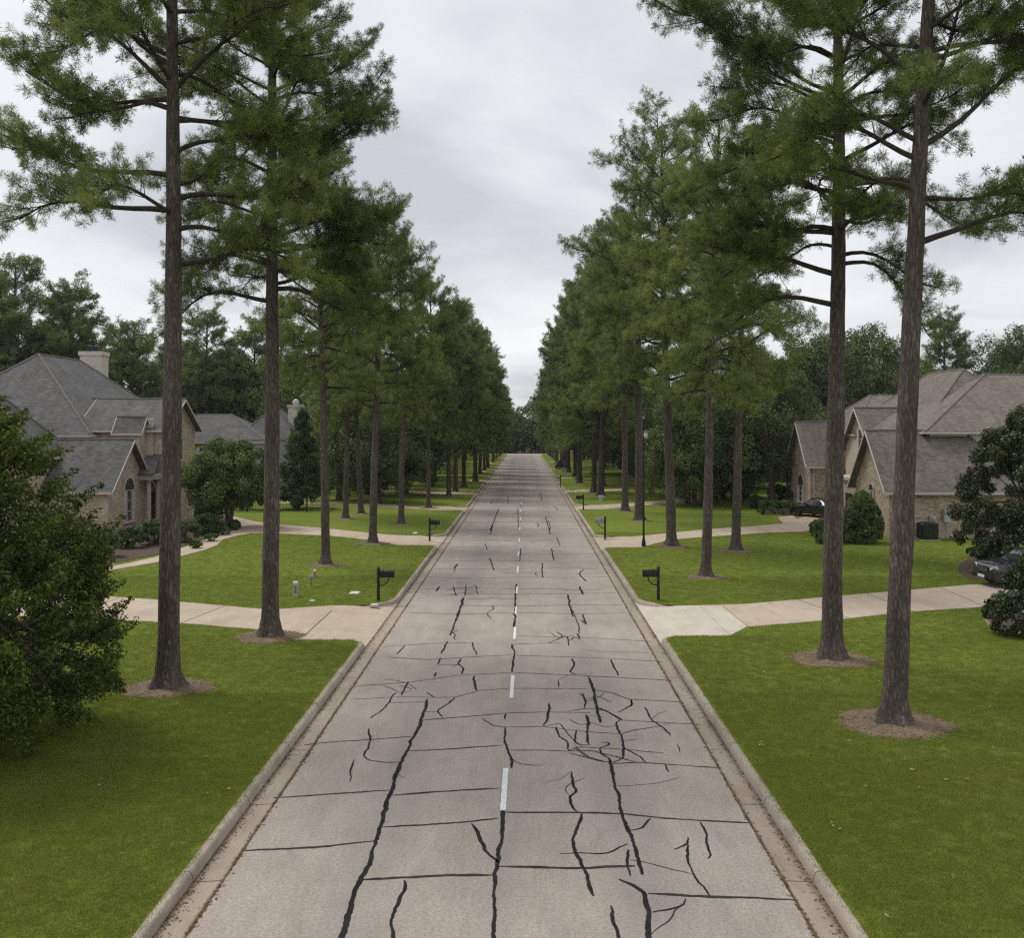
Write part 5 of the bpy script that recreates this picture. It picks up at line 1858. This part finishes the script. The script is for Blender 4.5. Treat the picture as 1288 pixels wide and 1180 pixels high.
# camera-side wall: downspouts, vent
for (xx, yy, zt) in ((23.1, 78.7, 4.0), (25.6, 71.6, 5.2)):
    u, v = h.L(xx, yy)
    MB().tube([(u, v, .2), (u, v, zt - .25), (u - .05, v - .25, zt)], .055, 8).build('downspout', M['trim_white'], t)
u, v = h.L(24.2, 70.2)
MB().rbox(u - 1.6, u + 1.3, v - 3.2, v + 1.6, 0, 3.3, .05).build('porch', M['brick_r'], t, uv=True)
MB().rbox(u - 1.75, u + 1.4, v - 3.3, v + 1.7, 3.3, 3.55, .05).build('parapet', M['plaster'], t)
u, v = h.L(22.55, 68.6)
MB().box(u - .05, u + .02, v - .6, v + .6, .2, 2.4).build('door', M['door'], t)
u, v = h.L(24.4, 78.8)
window(t, u + 1.0, v - .03, 1.0, 1.2, 1.7, 0)
# utility boxes on the garage wall
u, v = h.L(25.9, 60.6)
MB().rbox(u - .22, u + .22, v - .26, v + .0, 1.15, 1.95, .03).tube([(u, v - .12, .2), (u, v - .12, 1.15)], .03, 8).build('meter_box', M['light_metal'], t)
MB().rbox(u - 1.05, u - .65, v - .2, v + .0, 1.2, 1.55, .03).tube([(u - .85, v - .1, .2), (u - .85, v - .1, 1.2)], .025, 8).lathe([(.10, 0), (.10, .10), (.05, .15)], 12, (u - .85, v - .26, 1.3)).build('meter_box', M['light_metal'], t)
u, v = h.L(38.8, 66)

# --- far roof glimpsed through the trees, lamp side
h = House('brick_house', 'distant house with grey hip roof glimpsed between the lamp side trees', 'house', (33, 135), 'brick_red', 'roof_l', 'ridge_l', 'trim')
h.block(27.5, 40, 128, 140, 6.2, 10.2, 'x', 'hh', .5)
for xx in (30, 35):
    u, v = h.L(xx, 128); window(h.t, u, v - .03, 3.8, 1.2, 1.5, 0); window(h.t, u, v - .03, .9, 1.2, 1.5, 0)

# air conditioner by the garage wall
ac = thing('air_conditioner', 'dark louvred air conditioner unit beside the brick garage wall', 'air conditioner', (24.35, 59.6, LZ))
b = MB().rbox(-.52, .52, -.42, .42, .08, 1.05, .06)
b.build('casing', M['black'], ac)
f = MB()
for k in range(9):
    f.box(-.44, .44, -.445, -.425, .16 + k * .09, .19 + k * .09)
f.build('grille', M['dark_green'], ac)
MB().lathe([(.38, 1.05), (.38, 1.09), (.30, 1.11), (.05, 1.11)], 20).build('fan_cover', M['dark_green'], ac)
MB().box(-.62, .62, -.52, .52, -.02, .08).build('base_pad', M['kerb'], ac)

# low brick wall and iron fence between the gardens
gw = thing('garden_wall', 'low tan brick wall behind the round crape myrtle', 'wall', (-26.5, 84, LZ))
MB().box(-5, 3.2, -.12, .12, 0, 1.35).build('wall', M['brick_r'], gw, uv=True)
MB().rbox(-5.05, 3.25, -.17, .17, 1.352, 1.45, .03).build('coping', M['stone'], gw)
fe = thing('iron_fence', 'black iron fence in front of the conical evergreen', 'fence', (-22.0, 80.2, LZ))
b = MB()
for k in range(60):
    b.box(-2.9 + k * .12 - .01, -2.9 + k * .12 + .01, -.01, .01, .06, 1.32)
b.build('pickets', M['black'], fe)
for zz in (.15, 1.2):
    MB().box(-2.95, 4.3, -.022, .022, zz - .02, zz + .02).build('rail', M['black'], fe)
for k in range(4):
    xx = -2.95 + k * 2.41
    MB().box(xx - .05, xx + .05, -.05, .05, -.05, 1.42).lathe([(.07, 1.42), (.04, 1.5), (.0, 1.56)], 8, (xx, 0, 0)).build('post', M['black'], fe)
px_shrub('hedge', 'dark rambling hedge behind the iron fence', 296, 368, 620, 643, 'leaf_dark', depth=2.0, shape='box', cat='hedge', n=16000, leaf=.08)
# bed edging stones
es = thing('stone_edging', 'curved row of tan edging stones round the bed by the car drive', 'edging', (0, 0, 0))
ctr = [G(*p) for p in [(1290, 766.5), (1262, 767.5), (1246, 772), (1240, 780), (1247, 790), (1262, 796.5), (1285, 801), (1325, 805)]]
acc = []
for i in range(len(ctr) - 1):
    a, b = Vector(ctr[i]), Vector(ctr[i + 1])
    n = max(1, int((b - a).length / .24))
    acc += [(a.lerp(b, k / n), (b - a).normalized()) for k in range(n)]
r = random.Random(4)
for p, d in acc:
    o = MB().rbox(-.115, .115, -.07, .07, -.03, .09 + r.uniform(0, .02), .025).build('stone', M['stone'], es)
    o.location = (p.x, p.y, LZ + .02); o.rotation_euler = (r.uniform(-.06, .06), r.uniform(-.06, .06), math.atan2(d.y, d.x) + r.uniform(-.1, .1))

# ---------------------------------------------------------------- mailboxes, lamp, small yard things
def mailbox(label, x, y, side, box='black', group='kerbside mailboxes', h=1.25, cover=False):
    """side = direction in x towards the road"""
    t = thing('mailbox', label, 'mailbox', (x, y, LZ), 0, group)
    m = M[box]
    pm = MB().rbox(-.055, .055, -.055, .055, -.1, h, .012)
    pm.lathe([(.075, 0), (.075, .03), (.03, .07), (.0, .12)], 4, (0, 0, h))
    pm.build('post', m if not cover else M['black'], t)
    ar = MB().box(side * -.02 if side > 0 else -.62, side * .02 + (.60 if side > 0 else 0), -.045, .045, h - .34, h - .27)
    # curved brace
    pts = []
    for k in range(8):
        a = k / 7 * math.pi / 2
        pts.append((side * (.05 + .36 * math.sin(a)), 0, h - .68 + .34 * (1 - math.cos(a)) + .02))
    ar.tube(pts, .025, 8)
    ar.build('arm', M['black'], t)
    # box: half-round topped body along x
    prof = []
    w = .10 if not cover else .13
    for k in range(13):
        a = math.pi * k / 12
        prof.append((w * math.cos(a), .11 + w * math.sin(a)))
    prof = [(w, 0)] + prof + [(-w, 0)]
    x0, x1 = (side * .07, side * .60)
    poly = [(x0, p[0], h - .268 + p[1]) for p in prof]
    MB().prism(poly, (x1 - x0, 0, 0)).build('box', m, t)
    dpoly = [(x1 + side * .002, p[0] * 1.06, h - .268 + p[1] * 1.04) for p in prof]
    d = MB().prism(dpoly, (side * .02, 0, 0)).build('door', m, t)
    MB().tube([(x1 + side * .02, 0, h - .1), (x1 + side * .05, 0, h - .1), (x1 + side * .05, 0, h - .13)], .008, 6).build('handle', M['grey_metal'], d)
    MB().box(x0 + side * .12, x0 + side * .15, -w - .012, -w - .004, h - .2, h - .02).build('flag', M['black'], t)
    if cover:
        MB().box(min(x0, x1), max(x0, x1), -.10, .10, h - .34, h - .275).build('paper_slot', M['grey_metal'], t)
    return t


x, y = G(476, 756); mailbox('black post mailbox near the kerb beyond the first drive, chimney house side', x, y, 1)
x, y = G(540.5, 679); mailbox('black post mailbox by the second drive, chimney house side', x, y, 1)
x, y = G(828, 755); mailbox('black post mailbox by the paler new slab, lamp side', x, y, -1)
x, y = G(761, 676.5); mailbox('grey mailbox on a thin post near the street lamp', x, y, -1, 'grey_metal', cover=True)
x, y = G(733.8, 641.5); mailbox('small black mailbox by the third drive, lamp side', x, y, -1)
x, y = G(705, 611.5); mailbox('silver rounded mailbox far along the lamp side kerb', x, y, -1, 'light_metal', cover=True)
x, y = G(712, 601); mailbox('pale mailbox farthest along the lamp side kerb', x, y, -1, 'light_metal')

x, y = G(809.6, 687.5)
sl = thing('street_lamp', 'slim black lamp post with pale glass lantern beside the second drive', 'street lamp', (x, y, LZ))
MB().lathe([(.13, -.1), (.13, .05), (.10, .35), (.075, .42), (.06, .6), (.05, 2.8), (.042, 6.2), (.05, 6.25), (.03, 6.3)], 14).build('post', M['black'], sl)
ar = MB().tube([(0, 0, 6.2), (0, 0, 6.9), (.02, 0, 7.15), (.0, 0, 7.3)], .028, 8)
ar.tube([(0, 0, 6.75), (.10, 0, 6.85), (.20, 0, 6.8), (.24, 0, 6.62)], .018, 8)
ar.build('arm', M['black'], sl)
ln = MB().lathe([(.03, 6.66), (.10, 6.63), (.13, 6.58), (.13, 6.55), (.11, 6.52)], 14, (.12, 0, -.02)).build('lantern', M['grey_metal'], sl)
MB().lathe([(.105, 6.52), (.125, 6.45), (.12, 6.34), (.08, 6.25), (.03, 6.21)], 16, (.12, 0, -.02)).build('globe', M['globe'], ln)
MB().lathe([(.02, 7.28), (.06, 7.33), (.06, 7.42), (.02, 7.48)], 10).build('finial', M['light_metal'], sl)

x, y = G(372, 751)
pd = thing('utility_pedestal', 'grey-white utility pedestal standing in the lawn beyond the first drive', 'utility pedestal', (x, y, LZ))
MB().rbox(-.085, .085, -.07, .07, -.05, .52, .02).build('body', M['light_metal'], pd)
MB().rbox(-.10, .10, -.085, .085, .522, .62, .03).build('cap', M['white_plastic'], pd)
MB().box(-.055, .055, -.074, -.071, .12, .46).build('panel', M['grey_metal'], pd)
x, y = G(391.5, 738)
fl = thing('flower_cluster', 'small pale violet flower cluster on a stalk in the lawn', 'flowers', (x, y, LZ))
MB().tube([(0, 0, -.02), (.01, 0, .2), (.0, .01, .36)], .012, 6).tube([(0, 0, .05), (-.08, 0, .18)], .01, 5).build('stem', M['leaf_mid'], fl)
rng = np.random.default_rng(9)
link('blossom', leafy_mesh(rng, [((0, 0, .40), .10), ((.06, 0, .36), .07), ((-.06, .02, .37), .07)], 260, .035, .3, .5, 'blossom'), M['flower_violet'], fl)
x, y = G(396, 726.5)
mk = thing('marker_post', 'short pale marker post near the leaning pine of the chimney house side', 'marker post', (x, y, LZ))
MB().rbox(-.05, .05, -.04, .04, -.05, .26, .01).build('post', M['stone'], mk)
MB().rbox(-.065, .065, -.055, .055, .262, .36, .02).build('cap', M['white_plastic'], mk)


def lid(label, px, py, w, d, group='flat covers set in the lawn'):
    x, y = G(px, py)
    t = thing('utility_cover', label, 'utility cover', (x, y, LZ), 0, group)
    MB().rbox(-w / 2, w / 2, -d / 2, d / 2, -.02, .045, .015).build('lid', M['white_plastic'], t)
    MB().rbox(-w / 2 - .04, w / 2 + .04, -d / 2 - .04, d / 2 + .04, -.03, .02, .01).build('rim', M['kerb'], t)


lid('larger white cover set flat in the lawn between pedestal and mailbox', 446, 746.5, .36, .5)
lid('small white cover at the foot of the black post mailbox', 471, 761.5, .24, .25)
lid('small pale cover in front of the flower cluster', 393, 756.5, .16, .16)
lid('white cover in the lawn before the second drive mailbox', 522, 671, .26, .6)
x, y = G(756, 630)
bk = thing('flower_pot', 'white flower pot at the foot of the twin trunks, lamp side', 'flower pot', (x, y - .3, LZ))
MB().lathe([(.20, 0), (.24, .2), (.30, .42), (.33, .43), (.33, .5), (.28, .5), (.26, .42)], 18).build('pot', M['white_plastic'], bk)
MB().lathe([(.26, .40), (.1, .42), (.0, .42)], 18).build('soil', M['soil'], bk)

# scraps on the lawns: pale leaves and cones
rng = np.random.default_rng(15)
V = []
n = 46
pts = [(1104, 857), (960, 846), (955, 883), (958, 934), (975, 1015), (1148, 968), (1156, 990), (1218, 981), (1191, 980), (1250, 941), (1047, 1037), (256, 952), (283, 804), (299, 833)] + \
      [(rng.uniform(120, 420), rng.uniform(880, 1000)) for _ in range(8)] + [(rng.uniform(930, 1280), rng.uniform(860, 1170)) for _ in range(16)]
for (px, py) in pts:
    x, y = G(px, py, LZ + .04)
    off = abs(x - (XA[1] if x > 0 else XA[-1])) - GW
    if off < .3:
        continue
    for k in range(3):
        c = np.array([x + rng.normal(0, .03), y + rng.normal(0, .04), LZ + .045])
        a = rng.uniform(0, 6.28); s = rng.uniform(.018, .04)
        u = np.array([math.cos(a), math.sin(a), rng.uniform(-.3, .3)]) * s; v = np.array([-math.sin(a), math.cos(a), rng.uniform(-.3, .3)]) * s * .6
        V += [c - u, c - v, c + u, c + v]
V = np.array(V)
o = link('fallen_leaves', mesh_np('fallen_leaves', V, np.arange(len(V)).reshape(-1, 4)), M['stone']); tag(o, 'dry fallen leaves scattered on the lawns', kind='stuff')

# ---------------------------------------------------------------- cars
def car(label, x, y, rz, L, W, H, paint, suv=True, group=None):
    """front towards -x before the turn; body lofted from cross-sections"""
    t = thing('parked_car', label, 'car', (x, y, LZ + .02), rz, group)
    hw = W / 2
    # stations along the length: (x, bottom z, shoulder z, top z, half width at shoulder, half width at top)
    g = .22
    roofz = H
    if suv:
        st = [(-.5, .42, .62, .66, .80, .70), (-.485, .30, .74, .84, .93, .84), (-.45, .24, .86, .96, .985, .88), (-.36, .22, .92, 1.03, 1.0, .90), (-.235, .22, .96, 1.09, 1.0, .90),
              (-.10, .22, .98, 1.02 * roofz * .93, 1.0, .72), (.02, .22, .99, roofz, 1.0, .69), (.22, .22, 1.0, roofz, 1.0, .68), (.38, .24, 1.0, roofz * .97, .99, .66), (.462, .30, 1.0, 1.12, .96, .80), (.495, .38, .90, .98, .90, .80), (.5, .5, .75, .8, .84, .78)]
    else:
        st = [(-.5, .38, .52, .56, .80, .70), (-.485, .28, .62, .70, .92, .84), (-.44, .22, .72, .80, .98, .88), (-.34, .20, .80, .88, 1.0, .90), (-.22, .20, .84, .93, 1.0, .90),
              (-.07, .20, .88, roofz * .95, 1.0, .68), (.04, .20, .89, roofz, 1.0, .65), (.16, .20, .90, roofz * .98, 1.0, .65), (.33, .22, .92, .98, .99, .80), (.45, .28, .90, .96, .96, .82), (.492, .36, .80, .86, .90, .80), (.5, .5, .62, .7, .84, .78)]
    V = []; Fs = []
    for (fx, zb, zs, zt, ws, wt) in st:
        X = fx * L
        half = [(0, zb), (.70, zb), (ws * .96, zb + .06), (ws, zb + (zs - zb) * .45), (ws * .985, zs), (ws * .93, zs + min(.05, (zt - zs) * .3)), (wt + .02, zt - min(.10, (zt - zs) * .25)), (wt * .85, zt - .012), (0, zt)]
        ring = [(X, u * hw, z) for u, z in half] + [(X, -u * hw, z) for u, z in half[-2:0:-1]]
        V += ring
    n = len(V) // len(st)
    for i in range(len(st) - 1):
        for k in range(n):
            j = (k + 1) % n
            Fs.append((i * n + k, i * n + j, (i + 1) * n + j, (i + 1) * n + k))
    Fs.append(tuple(range(n - 1, -1, -1))); Fs.append(tuple((len(st) - 1) * n + k for k in range(n)))
    b = link('body', mesh_py('body', V, Fs, True), M[paint], t)
    md = b.modifiers.new('sub', 'SUBSURF'); md.levels = md.render_levels = 2
    # glasshouse panels set just proud of the body
    def quad(pts, name, mat, par, th=.012):
        P = [Vector(p) for p in pts]
        nrm = (P[1] - P[0]).cross(P[2] - P[0]).normalized()
        MB().prism([tuple(p) for p in P], nrm * th).build(name, M[mat], par)
    s0, s1 = (-.21, -.085) if suv else (-.19, -.055)
    zc0, zc1 = (1.10, roofz - .09) if suv else (.95, roofz - .08)
    wsx = lambda f: f * L
    quad([(wsx(s0), -.74 * hw, zc0 + .015), (wsx(s1), -.60 * hw, zc1 + .03), (wsx(s1), .60 * hw, zc1 + .03), (wsx(s0), .74 * hw, zc0 + .015)], 'windscreen', 'glass_car', t, .03)
    re0, re1 = (.455, .40) if suv else (.31, .18)
    quad([(wsx(re0), .66 * hw, zc0 + .05), (wsx(re1), .56 * hw, zc1 + .0), (wsx(re1), -.56 * hw, zc1 + .0), (wsx(re0), -.66 * hw, zc0 + .05)], 'rear_window', 'glass_car', t, .03)
    for sg in (-1, 1):
        zl, zh = (1.06, roofz - .13) if suv else (.93, roofz - .12)
        wl, wh = .955 * hw, .755 * hw
        segs = ([(-.16, .0, -.075), (.015, .19, .015), (.205, .37, .205)] if suv else [(-.13, .05, -.04), (.065, .21, .065)])
        for a, bb, atop in segs:
            btop = bb if bb < .35 or not suv else bb - .02
            if not suv and bb > .2: btop = bb - .05
            pts = [(wsx(a), sg * wl, zl), (wsx(bb), sg * wl, zl), (wsx(btop), sg * wh, zh), (wsx(atop), sg * wh, zh)]
            if sg > 0: pts = pts[::-1]
            quad(pts, 'side_window', 'glass_car', t, .014)
        # lights, mirrors
        zf = .72 if suv else .60
        pts = [(wsx(-.488), sg * .58 * hw, zf), (wsx(-.455), sg * .95 * hw, zf + .04), (wsx(-.452), sg * .94 * hw, zf + .17), (wsx(-.484), sg * .58 * hw, zf + .12)]
        hl = MB().prism(pts, (-.04, sg * .012, 0)).build('headlight', M['lamp_lens'], t)
        MB().prism([(wsx(-.462), sg * .955 * hw, zf + .03), (wsx(-.44), sg * .995 * hw, zf + .05), (wsx(-.44), sg * .99 * hw, zf + .12), (wsx(-.462), sg * .95 * hw, zf + .12)], (-.012, sg * .02, 0)).build('turn_signal', M['amber'], hl)
        MB().rbox(wsx(.478), wsx(.500), sg * .80 * hw - .14, sg * .80 * hw + .10, zf + .05, zf + .32, .008).build('tail_light', M['red_lens'], t)
        MB().rbox(wsx(-.135), wsx(-.135) + .16, sg * hw * 1.0 - .02 if sg > 0 else -hw - .20, sg * hw + .20 if sg > 0 else -hw + .02, zl - .02, zl + .14, .04).build('mirror', M[paint], t)
        MB().box(wsx(-.30), wsx(.30), sg * hw * .985 - .012, sg * hw * .985 + .012, .26, .34).build('sill_trim', M['rubber'], t)
        if suv:
            MB().tube([(wsx(-.03), sg * .60 * hw, roofz - .02), (wsx(.0), sg * .60 * hw, roofz + .05), (wsx(.33), sg * .60 * hw, roofz + .04), (wsx(.36), sg * .60 * hw, roofz - .03)], .016, 6).build('roof_rail', M['alloy'], t)
    gr = MB().rbox(wsx(-.5) - .012, wsx(-.5) + .05, -.46 * hw, .46 * hw, .60 if suv else .5, .80 if suv else .64, .01)
    gr = gr.build('grille', M['rubber'], t)
    br = MB()
    for k in range(3):
        br.box(wsx(-.5) - .022, wsx(-.5) - .008, -.42 * hw, .42 * hw, (.63 if suv else .52) + k * .055, (.645 if suv else .53) + k * .055)
    br.build('grille_bar', M['alloy'], gr)
    MB().rbox(wsx(-.5) - .05, wsx(-.46), -.86 * hw, .86 * hw, .34, .50, .03).build('bumper', M['rubber' if suv else paint], t)
    MB().rbox(wsx(.46), wsx(.5) + .04, -.86 * hw, .86 * hw, .34, .54, .03).build('bumper', M['rubber' if suv else paint], t)
    MB().rbox(wsx(-.5) - .066, wsx(-.5) - .05, -.26, .26, .37, .49, .006).build('number_plate', M['white_plastic'], t)
    rw = .36 if suv else .32
    for fx in (-.31, .29):
        for sg in (-1, 1):
            w = bpy.data.objects.new('wheel', None); COL.objects.link(w); w.parent = t
            w.location = (fx * L, sg * (hw - .10), rw); w.rotation_euler = (math.radians(90) * sg * -1 * -1, 0, 0)
            MB().lathe([(rw * .62, -.105), (rw * .93, -.11), (rw, -.07), (rw, .07), (rw * .93, .11), (rw * .62, .105), (rw * .60, .06), (rw * .60, -.06)], 28).build('tyre', M['rubber'], w, smooth=False)
            hub = MB()
            hub.lathe([(.0, -.085), (.06, -.09), (.07, -.07), (.06, .07), (0, .08)], 12)
            for k in range(7):
                a = 2 * math.pi * k / 7
                hub.tube([(.04 * math.cos(a), .04 * math.sin(a), -.07 if sg > 0 else -.07), (rw * .62 * math.cos(a), rw * .62 * math.sin(a), -.085)], .026, 5)
                hub.tube([(.04 * math.cos(a), .04 * math.sin(a), .07), (rw * .62 * math.cos(a), rw * .62 * math.sin(a), .085)], .026, 5)
            hub.lathe([(rw * .58, -.095), (rw * .64, -.10), (rw * .64, -.06), (rw * .58, -.05)], 24)
            hub.lathe([(rw * .58, .05), (rw * .64, .06), (rw * .64, .10), (rw * .58, .095)], 24)
            hub.build('rim', M['alloy'], w)
            # dark wheel arch lip
            lp = MB()
            pts = [(fx * L + (rw + .055) * math.cos(a), sg * (hw * .985), rw + (rw + .055) * math.sin(a)) for a in [math.pi * k / 12 for k in range(13)]]
            lp.tube(pts, .035, 6)
            lp.build('wheel_arch', M['rubber'], t)
    return t


car('dark grey sport utility car parked on the drive under the magnolia', 21.9, 42.3, math.radians(4), 4.7, 1.88, 1.62, 'paint_suv')
x, y = G(1030, 654)
car('black car parked behind the round shrub at the end of the second drive', 22.6, 75.5, math.radians(-62), 4.6, 1.85, 1.46, 'paint_dark', False)
car('black car parked on the fifth drive far along the lamp side', 6.2, 169.8, math.radians(-90), 4.5, 1.8, 1.42, 'paint_dark', False)
car('silver car standing on the fourth drive behind the chimney house side pines', -16.5, 119, math.radians(10), 4.5, 1.8, 1.42, 'paint_silver', False)

grow_grass()

# thin summer air between the camera and the far trees
hz = bpy.data.materials.new('haze_air'); hz.use_nodes = True
nt = hz.node_tree; nt.nodes.clear()
pv = nt.nodes.new('ShaderNodeVolumePrincipled'); mo = nt.nodes.new('ShaderNodeOutputMaterial')
pv.inputs['Color'].default_value = (0.86, 0.9, 0.96, 1); pv.inputs['Density'].default_value = 0.00016; pv.inputs['Anisotropy'].default_value = 0.2
nt.links.new(pv.outputs[0], mo.inputs['Volume'])
o = MB().box(-950, 950, -320, 1520, -1.3, 32).build('haze', hz); tag(o, 'thin pale summer haze', kind='stuff')
